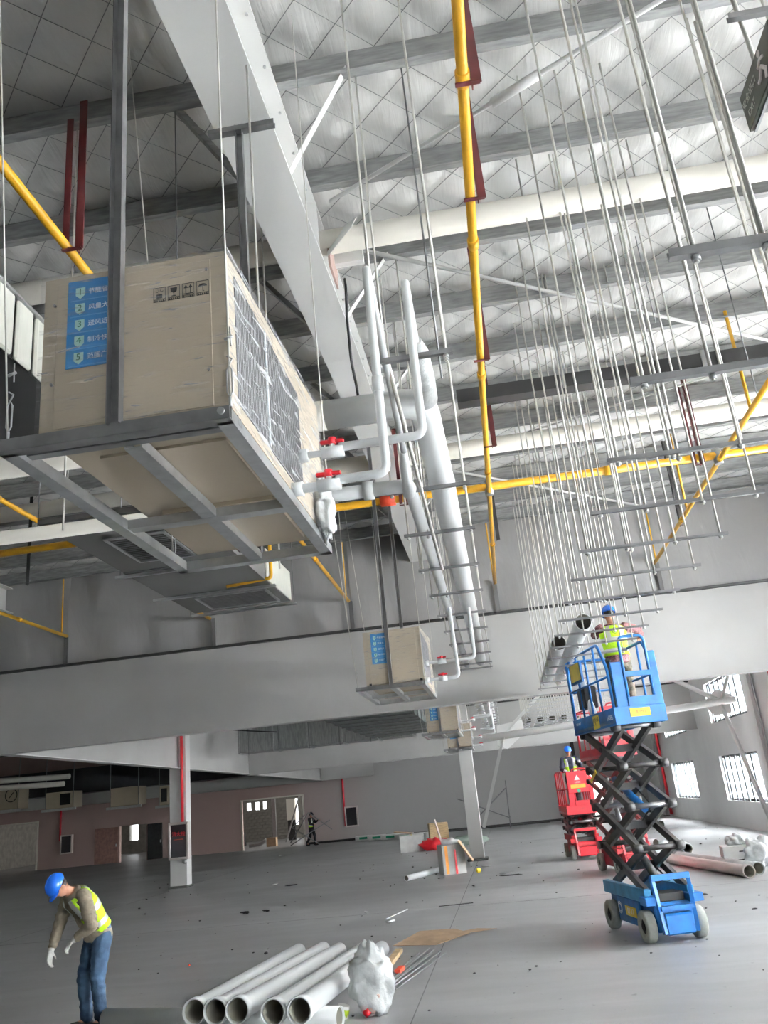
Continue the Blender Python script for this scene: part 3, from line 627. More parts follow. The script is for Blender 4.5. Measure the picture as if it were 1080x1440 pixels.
# ---------------------------------------------------------------- insulated pipes
t = thing('supply_pipe', 'thick white insulated pipe with elbow on the trapeze rails', 'pipe', (-.22, 10, 4.42))
part('pipe', MB().sweep(bend([(-.95, 5.22, 4.6), (-.23, 5.22, 4.6), (-.20, 6.4, 4.40), (-.20, 16.5, 4.42)], .17, 8), .105, 24), pvc, t)
for y in (6.3, 8.9, 11.6, 14.2): part('joint_band', MB().tube((-.20, y, 4.42), (-.20, y + .1, 4.42), .108, 24), pvc, t)
part('pipe_stub', MB().sweep([(-.2, 5.2, 4.6), (-.19, 4.95, 4.60), (-.19, 4.5, 4.56), (-.19, 4.35, 4.57)], [.08, .075, .07, .035], 18), frost, t, 'crinkled wrapped stub')
part('thin_pipe', MB().sweep(bend([(-.19, 4.4, 4.57), (-.18, 3.72, 4.57), (-.18, 3.72, 3.67), (-.60, 3.72, 3.67)], .05), .022, 14), pvc, t)
t = thing('return_pipe', 'thinner white pipe beside the thick insulated one', 'pipe', (-.46, 10, 4.36))
part('pipe', MB().sweep(bend([(-.75, 5.95, 4.27), (-.45, 5.95, 4.27), (-.46, 6.5, 4.36), (-.48, 16.5, 4.36)], .1, 7), .055, 18), pvc, t)
solo('cross_return_pipe', MB().tube((-9.5, 6.0, 4.36), (-1.36, 5.95, 4.28), .058, 18), cream, 'thinner cream cross pipe continuing left from the wrapped unit under the ducts', 'pipe')
part('branch_pipe', MB().tube((-1.35, 5.95, 4.27), (-.72, 5.95, 4.27), .055, 18), pvc, t)
part('collar', MB().tube((-.80, 5.95, 4.27), (-.72, 5.95, 4.27), .075, 18), pvc, t)
part('reducer', MB().sweep([(-.45, 5.98, 4.2), (-.44, 5.75, 4.3), (-.43, 5.6, 4.34), (-.42, 5.5, 4.36)], [.045, .04, .035, .025], 14), pvc, t)
part('thin_pipe', MB().sweep(bend([(-.42, 5.55, 4.36), (-.36, 3.55, 4.57), (-.36, 3.55, 3.43), (-.60, 3.55, 3.43)], .05), .022, 14), pvc, t)
part('coupling', MB().tube((-.36, 3.55, 3.85), (-.36, 3.55, 3.93), .028, 14), pvc, t)
solo('cross_header_pipe', MB().tube((-9.5, 5.3, 4.6), (-.92, 5.22, 4.6), .108, 24), cream, 'cream cross pipe passing under the rafter into the elbow', 'pipe')
solo('slanting_prop_rod', MB().tube((-.38, 4.1, 4.55), (-.32, 7.2, 3.9), .014, 8), rodm, 'slanting rod crossing in front of the insulated pipes', 'rod')
# pipes being installed near the lift
def hollow(name, p0, p1, R, lab, cat='pipe', grp=None, m=pvc, sock=True, wall=.008):
    p0, p1 = V(p0), V(p1); d = (p1 - p0); L = d.length; t = thing(name, lab, cat, p0, grp); ri = R - wall
    pr = [(ri, 0), (R, 0), (R, L), (ri, L)]
    if sock: pr = [(R + .003, 0), (R + .014, 0.0), (R + .014, .13), (R, .17), (R, L), (ri, L), (ri, .15), (R + .003, .13)]
    part('pipe', MB().lathe(pr, p0, d, 26), m, t)
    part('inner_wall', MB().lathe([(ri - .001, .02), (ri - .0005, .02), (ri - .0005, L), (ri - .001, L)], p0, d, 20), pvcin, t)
    return t
hollow('plastic_pipe', (1.20, 10.45, 3.86), (1.24, 16.3, 3.86), .105, 'large white pipe with open end beside the lift worker', 'pipe', 'large pipes on the right hangers', sock=False)
hollow('plastic_pipe', (.98, 11.9, 3.86), (.99, 16.3, 3.86), .105, 'large white pipe lying left of the blue lift basket', 'pipe', 'large pipes on the right hangers', sock=False)

# ---------------------------------------------------------------- wrapped air units
def sticker(parent, x0, x1, y, z0, z1):               # blue selling-points sticker on the front panel
    part('blue_sticker', MB().bx(x0, x1, y - .002, y, z0, z1), stickb, parent); H = (z1 - z0) / 5.35; top = z1 - .02
    rows = [('1', '节能省电'), ('2', '风量大'), ('3', '送风远'), ('4', '制冷快'), ('5', '范围广')]
    bm = MB(); sh = MB(); dg = MB(); tx = MB(); sc = (z1 - z0) / .33
    for i, (a, b) in enumerate(rows):
        zc = top - H * (i + .5); cx = x0 + .044 * sc; w = .0165 * sc; h = .024 * sc
        bm.bx(x0 + .012, x1, y - .003, y - .0022, zc - H * .5, zc - H * .44)
        sh.poly([(cx - w, y - .0025, zc + h * .8), (cx - w, y - .0025, zc - h * .4), (cx, y - .0025, zc - h), (cx + w, y - .0025, zc - h * .4), (cx + w, y - .0025, zc + h * .8)], (0, -.001, 0))
        put(dg, text_mb(a, .034 * sc), frame_M((cx, y - .0045, zc + .002), (1, 0, 0), (0, 0, 1)))
        put(tx, text_mb(b, .0235 * sc), frame_M((x0 + (.118 if len(b) == 4 else .108) * sc, y - .003, zc), (1, 0, 0), (0, 0, 1)))
    part('divider', bm, stickl, parent, kind='stuff'); part('number_badge', sh, badge, parent, kind='stuff'); part('number_lettering', dg, inkg, parent); part('sticker_lettering', tx, inkw, parent)
def icons(parent, x, y, z, s):                        # stow symbols: keep from sun, fragile, this way up, keep dry
    mb = MB(); t = .0015
    def R(a, b, c, d): mb.bx(a, b, y - t, y, c, d)
    def ring(cx):
        w, h = s * .42, s * .55
        R(cx - w, cx + w, z + h - s * .03, z + h); R(cx - w, cx + w, z - h, z - h + s * .03); R(cx - w, cx - w + s * .03, z - h, z + h); R(cx + w - s * .03, cx + w, z - h, z + h); R(cx - w, cx + w, z - h * .68, z - h * .64)
        for k in range(5): R(cx - w * .8 + k * w * .34, cx - w * .8 + k * w * .34 + s * .07, z - h * .92, z - h * .76)
    for i in range(4): ring(x + i * s)
    R(x - s * .2, x + s * .2, z - s * .28, z + s * .02)
    for k in range(4): a = .5 + k * .7; mb.bar((x + .12 * s * math.cos(a), y - t, z + .12 * s + .1 * s * math.sin(a)), (x + .32 * s * math.cos(a), y - t, z + .12 * s + .3 * s * math.sin(a)), .002, s * .02)
    cx = x + s; mb.poly([(cx - s * .24, y, z + s * .38), (cx + s * .24, y, z + s * .38), (cx + s * .2, y, z + s * .1), (cx + s * .03, y, z), (cx - s * .03, y, z), (cx - s * .2, y, z + s * .1)], (0, -t, 0)); R(cx - s * .03, cx + s * .03, z - s * .24, z + s * .02); R(cx - s * .15, cx + s * .15, z - s * .28, z - s * .23)
    for q in (-.16, .16):
        cx = x + 2 * s + q * s; R(cx - s * .03, cx + s * .03, z - s * .24, z + s * .2); mb.poly([(cx, y, z + s * .42), (cx + s * .14, y, z + s * .18), (cx - s * .14, y, z + s * .18)], (0, -t, 0))
    cx = x + 2 * s; R(cx - s * .32, cx + s * .32, z - s * .28, z - s * .24)
    cx = x + 3 * s; mb.poly([(cx + .3 * s * math.cos(a), y, z + .12 * s + .2 * s * math.sin(a)) for a in [PI * k / 8 for k in range(9)]], (0, -t, 0)); R(cx - s * .015, cx + s * .015, z - s * .24, z + s * .2); R(cx, cx + s * .1, z - s * .26, z - s * .23)
    part('stow_symbols', mb, ink, parent)
def wrap_shell(x0, x1, y0, y1, z0, z1, zt):           # loose film over front, top and right side
    mb = MB(); rnd = random.Random(3)
    def wv(p, a): return a * (math.sin(p.x * 23 + p.z * 31) * math.sin(p.y * 19 + p.z * 7) + .5 * math.sin(p.z * 47 + p.y * 29 + p.x * 13))
    e = .012
    def grid(o, u, v, nrm, nu, nv, a):
        vs = []
        for j in range(nv + 1):
            for i in range(nu + 1):
                p = V(o) + V(u) * (i / nu) + V(v) * (j / nv); ed = min(i / nu, 1 - i / nu, j / nv, 1 - j / nv)
                vs.append(p + V(nrm) * (wv(p, a) * min(1, ed * 8)))
        W = nu + 1; mb.add(vs, [(j * W + i, j * W + i + 1, (j + 1) * W + i + 1, (j + 1) * W + i) for j in range(nv) for i in range(nu)], 0, True)
    grid((x0 - e, y0 - e, z0), (x1 - x0 + 2 * e, 0, 0), (0, 0, z1 - z0 + e), (0, -1, 0), 26, 22, .0035)
    k0 = len(mb.m); grid((x1 + e, y0 - e, z0), (0, y1 - y0 + 2 * e, 0), (0, 0, z1 - z0 + e), (1, 0, 0), 44, 22, .007); mb.m[k0:] = [1] * (len(mb.m) - k0)
    W = 45
    for i in range(W): j = len(mb.v) - W + i; x, y, z = mb.v[j]; mb.v[j] = (x, y, z1 + e + (zt - z1) * i / 44)
    return mb
UN = 'wrapped ceiling air units'
def air_unit(xr, y0, z, lab, detail=2, dy=0.0, wdt=.89, zpost=6.5):
    x0 = xr - wdt; x1 = xr; y1 = y0 + 1.80; t = thing('air_unit', lab, 'air unit', ((x0 + x1) / 2, y0 + .9, z), UN)
    bx0, bx1, by0, by1 = x0 + .14, x1 - .01, y0 + .02, y1 - .10; zb, zt = z + .07, z + .745; ztb = zt + .13
    c = MB(); c.add([(bx0, by0, zb), (bx1, by0, zb), (bx1, by1, zb), (bx0, by1, zb), (bx0, by0, zt), (bx1, by0, zt), (bx1, by1, ztb), (bx0, by1, ztb)], [(0, 3, 2, 1), (4, 5, 6, 7), (0, 1, 5, 4), (1, 2, 6, 5), (2, 3, 7, 6), (3, 0, 4, 7)])
    body = part('casing', c, casing, t)
    part('front_panel', MB().bx(bx0 + .055, bx1 - .06, by0 - .004, by0, zb + .01, zt - .03, bev=.0015), cpanel, t)
    part('bottom_plate', MB().bx(bx0 + .12, bx1 - .1, by0 + .25, by1 - .9, zb - .012, zb), casing, t); part('bottom_plate', MB().bx(bx0 + .1, bx1 - .1, by1 - .75, by1 - .1, zb - .02, zb), casing, t)
    g = MB(); g.bx(bx1, bx1 + .004, by0 + .10, by1 - .52, zb + .06, zt - .05); gp = part('coil_grille', g, grille, t)
    if detail > 1:
        fn = MB()
        for k in range(46): yy = by0 + .12 + k * ((by1 - .52 - by0 - .12) / 46); fn.bx(bx1 + .004, bx1 + .007, yy, yy + .006, zb + .07, zt - .06)
        part('fin', fn, dgalv, gp, kind='stuff'); part('divider_post', MB().bx(bx1 + .004, bx1 + .010, by0 + .52, by0 + .535, zb + .06, zt - .05), inkw, gp)
        for sx, sz in ((.045, .20), (.045, .55), (bx1 - bx0 - .075, .16), (bx1 - bx0 - .075, .60)): part('screw', MB().tube((bx0 + sx, by0 - .009, zb + sz), (bx0 + sx, by0, zb + sz), .006, 8), dgalv, t)
    sticker(t, bx0 + .10, bx0 + .305, by0 - .005, zb + .255, zb + .645)
    if detail > 1: icons(t, bx0 + .475, by0 - .005, zb + .52, .058)
    else: 
        for q in (bx0 + .04, bx1 - .05): part('rubber_foot', MB().bx(q, q + .03, by0 - .015, by0 + .01, zb - .01, zb + .015), black, t)
    wp = part('stretch_wrap', wrap_shell(bx0, bx1, by0, by1, zb - .01, zt, ztb), [film, films], t, 'clear wrinkled stretch film')
    # steel cradle
    fr = lambda a, b, w, h, m=galv: part('frame_bar', MB().chan(a, b, w, h, .006, up=(0, 0, 1)), m, t)
    fr((x0, y0, z), (x1, y0, z), .055, .05, dgalv); fr((x0, y0 + .10, z + .02), (x1, y0 + .10, z + .02), .04, .04, dgalv); fr((x1 - .03, y0, z), (x1 - .03, y1, z), .06, .05); fr((x0 + .03, y0, z), (x0 + .03, y1, z), .06, .05)
    fr((x0, y1 - .03, z), (x1, y1 - .03, z), .06, .05); fr((x0, y0 + 1.0, z + .005), (x1, y0 + 1.0, z + .005), .07, .045); fr(((x0 + x1) / 2 + .02, y0 + .12, z + .008), ((x0 + x1) / 2 + .02, y1, z + .008), .07, .045)
    part('corner_bolt', MB().tube((x1 - .03, y0 - .035, z + .03), (x1 - .03, y0 - .02, z + .03), .014, 10), galv, t)
    # square-section posts up to the rafter
    px = (x0 + x1) / 2 + .015
    part('post', MB().chan((px, y0 - .01, z + .04), (px, y0 - .01, zpost), .05, .04, .004, up=(0, -1, 0)), dgalv, t); part('post', MB().chan((px + .02, y1 - .05, z + .04), (px + .02, y1 - .05, zpost), .05, .04, .004, up=(0, -1, 0)), dgalv, t)
    part('rafter_clamp', MB().chan((-1.42, y1 - .07, zpost - .05), (-.96, y1 - .07, zpost - .05), .05, .04, .005), dgalv, t); part('rafter_clamp', MB().chan((-1.42, y0, zpost - .05), (-.96, y0, zpost - .05), .05, .04, .005), dgalv, t)
    # corner ropes with turnbuckles
    for cx, cy in ((x0 + .03, y0), (x1 - .0, y0 - .01), (x1 + .02, y1 - .1), (x0, y1 - .1)):
        rp = part('steel_rope', MB().tube((cx, cy, z + .05), (cx - (.3 if cx < x0 + .1 else 0), cy, 7.3), .004, 6), rodm, t)
        tb = MB().tube((cx, cy, z + .05), (cx, cy, z + .09), .006, 6); tb.sweep([(cx, cy, z + .09), (cx + .01, cy, z + .11), (cx + .01, cy, z + .2), (cx, cy, z + .22), (cx - .01, cy, z + .2), (cx - .01, cy, z + .11)], .0035, 6, closed=True)
        tb.sweep([(cx, cy, z + .22), (cx + .012, cy, z + .245), (cx - .008, cy, z + .26)], .0035, 6)
        if detail > 1: tb.tube((cx - .015, cy, z + .33), (cx + .018, cy, z + .34), .006, 6); tb.tube((cx + .01, cy, z + .30), (cx + .008, cy, z + .38), .003, 5)
        part('turnbuckle', tb, galv, rp)
    # valves and stub pipes on the right side
    vy1, vy2 = dy if dy else (y0 + 1.1, y0 + .93)
    for k, (yy, zz, xe) in enumerate(((vy1, z + .32, -.60), (vy2, z + .08, -.60))):
        if detail < 1: break
        s = part('valve_pipe', MB().tube((bx1, yy, zz), (xe, yy, zz), .017 if k == 0 else .022, 12), pvc, t)
        part('union_nut', MB().tube((bx1 + .0, yy, zz), (bx1 + .05, yy, zz), .036, 8), pvc, s)
        part('valve_body', MB().tube((xe - .09, yy, zz), (xe + .02, yy, zz), .030, 12).tube((xe - .035, yy, zz), (xe - .035, yy, zz + .05), .014, 8), pvc, s)
        part('valve_handle', MB().bx(xe - .095, xe + .025, yy - .012, yy + .012, zz + .045, zz + .065, bev=.005).tube((xe - .035, yy, zz + .04), (xe - .035, yy, zz + .075), .02, 10), redp, s, 'red valve handle')
    return t
air_unit(-.80, 2.60, 3.33, 'large film-wrapped beige air unit nearest the camera, hung in a steel cradle', 2, (3.72, 3.55), zpost=6.42)
# crumpled film bunch and junction behind the first unit
mb = crumple((-.77, 4.12, 3.50), (.05, .13, .17), .4, 8, 40, None, 4.1)
solo('crumpled_film', mb, frost, 'crumpled bunch of white film at the lower rear corner of the nearest unit', 'plastic film')
air_unit(-.85, 10.5, 3.32, 'second film-wrapped beige air unit hanging in front of the first girder', 1, (10.9, 10.75), zpost=6.70)
air_unit(-.95, 20.0, 3.33, 'third wrapped air unit just behind the girder edge', 1, (21.0, 20.8), zpost=7.2)
air_unit(-.90, 26.2, 3.24, 'farthest wrapped air unit above the middle column', 1, (26.6, 26.4), zpost=7.2)
for nm, pts, lab in (('drop_pipe', [(-.20, 11.6, 4.42), (-.20, 10.9, 4.42), (-.20, 10.9, 3.64), (-.58, 10.9, 3.64)], 'thin white drop pipe to the upper valve of the second unit'),
                     ('drop_pipe', [(-.46, 11.6, 4.36), (-.45, 10.75, 4.36), (-.43, 10.75, 3.40), (-.58, 10.75, 3.40)], 'thin white drop pipe to the lower valve of the second unit')):
    t = thing(nm, lab, 'pipe', pts[0]); part('pipe', MB().sweep(bend(pts, .07), .024, 12), pvc, t)
# in the second bay the same pipes and hangers repeat
for i in range(14):
    Y = 18.2 + 1.15 * i; trapeze(Y, -.60, -.02, 4.27, [(-.6, 0), (-.02, 0)], 'small trapeze rail in the bay behind the girder, %s of the receding row' % num[i], 'rear bay pipe hangers', rr=.012, m=galv)
for i in range(14):
    Y = 18.0 + 1.15 * i; trapeze(Y, .85, 2.95, 4.0, [(.87, 0), (1.5, 0), (2.2, 0), (2.93, 0)], 'wide trapeze rail left of the blue lift behind the girder, %s of the row' % num[i], 'rear bay wide hangers', rr=.012, m=galv)
solo('supply_pipe', MB().tube((-.20, 18.5, 4.42), (-.20, 34.3, 4.42), .10, 16), pvc, 'thick white pipe continuing behind the girder', 'pipe'); solo('return_pipe', MB().tube((-.46, 18.5, 4.36), (-.46, 34.3, 4.36), .055, 12), pvc, 'thinner white pipe continuing behind the girder', 'pipe')
for i in range(5): hollow('plastic_pipe', (1.0 + .42 * i, 30 + .1 * i, 4.15), (1.0 + .42 * i, 34.2, 4.15), .12, 'white pipe on the wide rear hangers, %s from the left of five side by side' % num[i], 'pipe', 'five pipes on rear hangers', sock=False)
for y in (21.0, 20.6, 26.5, 26.2, 29.5): solo('drop_pipe', MB().sweep(bend([(-.2, y + .5, 4.4), (-.2, y, 4.4), (-.2, y, 3.5 + .01 * y), (-.6, y, 3.5 + .01 * y)], .06), .025, 8), pvc, {21.0: 'white drop pipe beside the third unit, upper', 20.6: 'white drop pipe beside the third unit, lower', 26.5: 'white drop pipe beside the farthest unit, upper', 26.2: 'white drop pipe beside the farthest unit, lower', 29.5: 'last white drop pipe behind the farthest unit'}[y], 'pipe')

# ---------------------------------------------------------------- left side ducts
def grille_panel(x0, x1, y0, y1, z, parent):
    g = MB(); t = .03
    g.bx(x0, x1, y0, y0 + t, z - .02, z); g.bx(x0, x1, y1 - t, y1, z - .02, z); g.bx(x0, x0 + t, y0 + t, y1 - t, z - .02, z); g.bx(x1 - t, x1, y0 + t, y1 - t, z - .02, z); gr = part('grille', g, galv, parent)
    n = 14
    for k in range(n): yy = y0 + t + (y1 - y0 - 2 * t) * (k + .2) / n; part('louvre', MB().bx(x0 + t, x1 - t, yy, yy + .02, z - .014, z - .01), dgalv, gr)
t = thing('insulated_duct', 'ivory ribbed duct at the left edge beside the large unit', 'duct', (-3.2, 2.5, 4.6))
part('duct_body', MB().bx(-3.85, -2.50, .5, 4.9, 4.6, 5.0), tray, t)
for k in range(22): part('rib_panel', MB().bx(-2.50, -2.47, .5 + .2 * k, .665 + .2 * k, 4.6, 5.0, bev=.012), ductp, t)
part('edge_trim', MB().bx(-2.50, -2.455, .5, 4.9, 4.995, 5.01), galv, t)
t = thing('air_duct', 'dark grey suspended duct with two ceiling grilles at left of centre', 'duct', (-3.2, 8.5, 4.6))
dk = mat('dark_duct_board', (0.115, 0.112, 0.108), .6, noise=.08, nscale=2)
part('duct_body', MB().bx(-3.84, -2.52, 6.55, 8.3, 4.61, 4.66), dk, t); part('duct_body', MB().bx(-3.84, -2.52, 8.3, 10.5, 4.6, 5.0), dk, t)
part('side_panel', MB().bx(-2.52, -2.505, 9.3, 10.5, 4.61, 5.0, bev=.004), ductp, t); 
grille_panel(-3.52, -2.9, 7.15, 8.0, 4.615, t); grille_panel(-3.55, -2.62, 9.66, 10.35, 4.6, t)
for y, x0, x1 in ((6.65, -3.2, -1.9), (8.35, -3.95, -2.45), (9.5, -4.0, -2.45), (10.55, -3.9, -2.45)): part('support_rail', MB().chan((x0, y, 4.56), (x1, y, 4.56), .04, .03, .004), galv, t)
for x, y in ((-3.9, 8.35), (-2.47, 8.35), (-3.9, 10.5), (-2.47, 10.5), (-3.9, 6.65)): part('rod', MB().tube((x, y, 4.58), (x, y, 7.3), .006, 6), cable, t)
t = thing('condensate_pipe', 'short yellow elbow pipe under the dark duct', 'pipe', (-2.6, 9.6, 4.7)); part('pipe', MB().sweep(bend([(-2.45, 9.3, 5.15), (-2.45, 9.3, 4.62), (-3.0, 9.3, 4.58)], .04), .022, 10), yel, t)
t = thing('lateral_duct', 'galvanized duct with flange ribs crossing behind the girder', 'duct', (-6.5, 30, 4.0))
part('duct_body', MB().bx(-9.3, -3.0, 29.6, 30.6, 4.05, 5.0), galvduct, t)
for k in range(6): x = -9.3 + 1.25 * k; part('flange', MB().bx(x, x + .05, 29.56, 30.64, 4.01, 5.04), galv, t)
for k in range(6): x = -8.9 + 1.1 * k; part('rod', MB().tube((x, 29.5, 3.95), (x, 29.5, 7.6), .01, 6), cable, t)
t = thing('ribbed_duct', 'dark ribbed duct beside the third wrapped unit', 'duct', (-3, 24, 4.0))
part('duct_body', MB().bx(-4.3, -2.1, 19, 28.4, 4.0, 4.6), mat('green_grey_duct', (0.10, 0.13, 0.12), .4, .5), t)
for k in range(9): part('flange', MB().bx(-4.33, -2.07, 19.2 + 1.0 * k, 19.25 + 1.0 * k, 3.97, 4.63), dgalv, t)
solo('loose_cable', MB().sweep(bend([(-9.9, 27, 4.9), (-8.6, 27.1, 4.62), (-7.2, 27.1, 4.42)], .5), .02, 6), black, 'dark cable sagging from the left column to the duct', 'cable')

# far left equipment beyond the girder
def small_unit(x0, x1, y, z0, z1, lab, dark_part=None):
    t = thing('split_unit', lab, 'air unit', ((x0 + x1) / 2, y, z0), 'small units on the pinkish wall'); part('casing', MB().bx(x0, x1, y, y + 1.0, z0, z1, bev=.02), casing, t)
    if dark_part: part('fan_opening', MB().bx(dark_part[0], dark_part[1], y - .03, y, z0 + .15, z1 - .1), black, t)
    part('support_frame', MB().bx(x0 - .2, x1 + .15, y - .05, y + .05, z0 - .12, z0), galv, t)
    for x in (x0, x1): part('rod', MB().tube((x, y, z0), (x, y, 7.62), .02, 6), cable, t)
    return t
t = small_unit(-26.6, -25.0, 42, 3.35, 4.5, 'boxed white unit hanging at the far left edge'); mb = MB()
for k, a in enumerate('△⊘'): put(mb, text_mb(a, .5, .002), frame_M((-26.3 + k * .9, 41.99, 4.0), (1, 0, 0), (0, 0, 1)))
part('carton_print', mb, ink, t)
small_unit(-23.5, -22.0, 42, 3.15, 3.95, 'small beige unit with dark fan opening above the red pipe', (-22.7, -22.15)); small_unit(-20.0, -18.5, 42, 2.95, 3.85, 'small beige unit right of the dark-fan one', None); small_unit(-17.4, -16.4, 42, 2.8, 3.7, 'small unit half hidden behind the left column', (-17.3, -17.0))
solo('branch_pipe', MB().tube((-30, 41.2, 4.92), (-21.8, 41.2, 4.62), .13, 12), cream, 'upper of two cream pipes high at the far left', 'pipe'); solo('branch_pipe', MB().tube((-30, 41.2, 4.54), (-22.1, 41.2, 4.29), .13, 12), cream, 'lower of two cream pipes high at the far left', 'pipe')
solo('dark_box', MB().bx(-33, -10.9, 44.5, 46, 3.9, 5.2), mat('near_black', (0.03, 0.03, 0.032), .5, .3), 'long near-black box above the pinkish wall', 'duct')  # plain near-black box across the far left, above the wall

# ---------------------------------------------------------------- fire hose cabinets and red pipes
def cabinet(x, y, z0, z1, wd, lab, txt=False, zt=3.6):
    t = thing('fire_hose_cabinet', lab, 'cabinet', (x, y, z0), 'fire hose cabinets'); d = .2
    part('box', MB().bx(x - wd / 2, x + wd / 2, y - d + .03, y, z0, z1, bev=.01), alum, t); f = MB(); q = .075
    f.bx(x - wd / 2, x + wd / 2, y - d, y - d + .03, z0, z0 + q, bev=.008); f.bx(x - wd / 2, x + wd / 2, y - d, y - d + .03, z1 - q, z1, bev=.008); f.bx(x - wd / 2, x - wd / 2 + q, y - d, y - d + .03, z0 + q, z1 - q, bev=.008); f.bx(x + wd / 2 - q, x + wd / 2, y - d, y - d + .03, z0 + q, z1 - q, bev=.008)
    dr = part('door_frame', f, alum, t); part('glass_pane', MB().bx(x - wd / 2 + q, x + wd / 2 - q, y - d + .008, y - d + .014, z0 + q, z1 - q), cabglass, dr)
    part('latch', MB().bx(x - wd / 2 + .02, x - wd / 2 + .045, y - d - .02, y - d, (z0 + z1) / 2 - .06, (z0 + z1) / 2 + .06), dgalv, dr)
    if txt:
        put(mb2 := MB(), text_mb('消火栓', .15, .001), frame_M((x + .02, y - d + .006, z1 - .36), (1, 0, 0), (0, 0, 1))); part('cabinet_lettering', mb2, redp, t)
        part('print_line', MB().bx(x - .15, x + .17, y - d + .005, y - d + .007, z1 - .52, z1 - .505), fitr, t); part('valve', MB().ell((x + .17, y - .12, z0 - .06), (.07, .06, .07)), galv, t)
    return t
cabinet(-10.5, 27.02, .84, 1.95, .66, 'large fire hose cabinet mounted on the left white column', True)
cabinet(-26.45, YB - .02, .76, 1.82, .75, 'fire hose cabinet on the pinkish wall at far left'); cabinet(-9.1, YB - .02, .74, 1.85, .75, 'fire hose cabinet on the grey back wall right of the wide doorway')
for p0, p1, r, lab in (((-10.42, 27.0, 1.95), (-10.42, 27.0, 5.1), .05, 'red riser pipe running up the left column'), ((-26.9, YB - .1, 1.5), (-26.9, YB - .1, 3.4), .06, 'red riser pipe above the far left cabinet'),
                       ((-9.5, YB - .1, .8), (-9.5, YB - .1, 4.3), .06, 'red riser pipe beside the back wall cabinet'), ((7.5, 24.2, .3), (7.5, 24.2, 7.3), .05, 'dark red riser pipe at the right edge of the right wall'), ((7.5, 43.4, .1), (7.5, 43.4, 7.3), .07, 'dark red riser pipe far back on the right wall')):
    rod('red_riser_pipe', p0, p1, r, redp, lab, 'pipe', 'red fire risers', 12)
solo('wall_conduit', MB().bx(3.8, 4.0, YB - .12, YB - .02, 2.2, 4.2), dark, 'dark vertical conduit on the back wall above the red lift', 'conduit')

# ---------------------------------------------------------------- exit sign in the top right corner
t = thing('exit_sign', 'dark hanging exit sign with running figure in the upper right corner', 'sign', (1.45, 3.0, 4.62))
part('board', MB().bx(1.44, 1.46, 2.72, 3.13, 4.625, 4.815, bev=.003), mat('sign_board', (0.07, 0.075, 0.06), .35, .2), t)
part('edge', MB().bx(1.46, 1.472, 2.72, 3.13, 4.62, 4.82), galv, t)
S_ = frame_M((1.4385, 3.03, 4.745), (0, -1, 0), (0, 0, 1)); mb = MB(); put(mb, text_mb('安全出口', .045), S_); put(mb, text_mb('EXIT', .045), frame_M((1.4385, 3.04, 4.68), (0, -1, 0), (0, 0, 1))); part('sign_lettering', mb, mat('pale_print', (0.55, 0.56, 0.5), .5), t)
mb = MB(); X = 1.4385
def seg(a, b, w): mb.bar((X, 2.86 - a[0], 4.72 + a[1]), (X, 2.86 - b[0], 4.72 + b[1]), .002 if False else w, w)
seg((0, .045), (.0, .0), .02); seg((0, .0), (.03, -.04), .014); seg((.03, -.04), (.015, -.075), .012); seg((0, 0), (-.03, -.03), .014); seg((-.03, -.03), (-.06, -.035), .012); seg((0, .035), (.035, .02), .01); seg((0, .035), (-.035, .02), .01); mb.ell((X, 2.86, 4.785), (.004, .016, .016))
seg((-.085, .07), (-.085, -.07), .008)
part('running_figure', mb, mat('white_print', (0.75, 0.7, 0.68), .5), t)

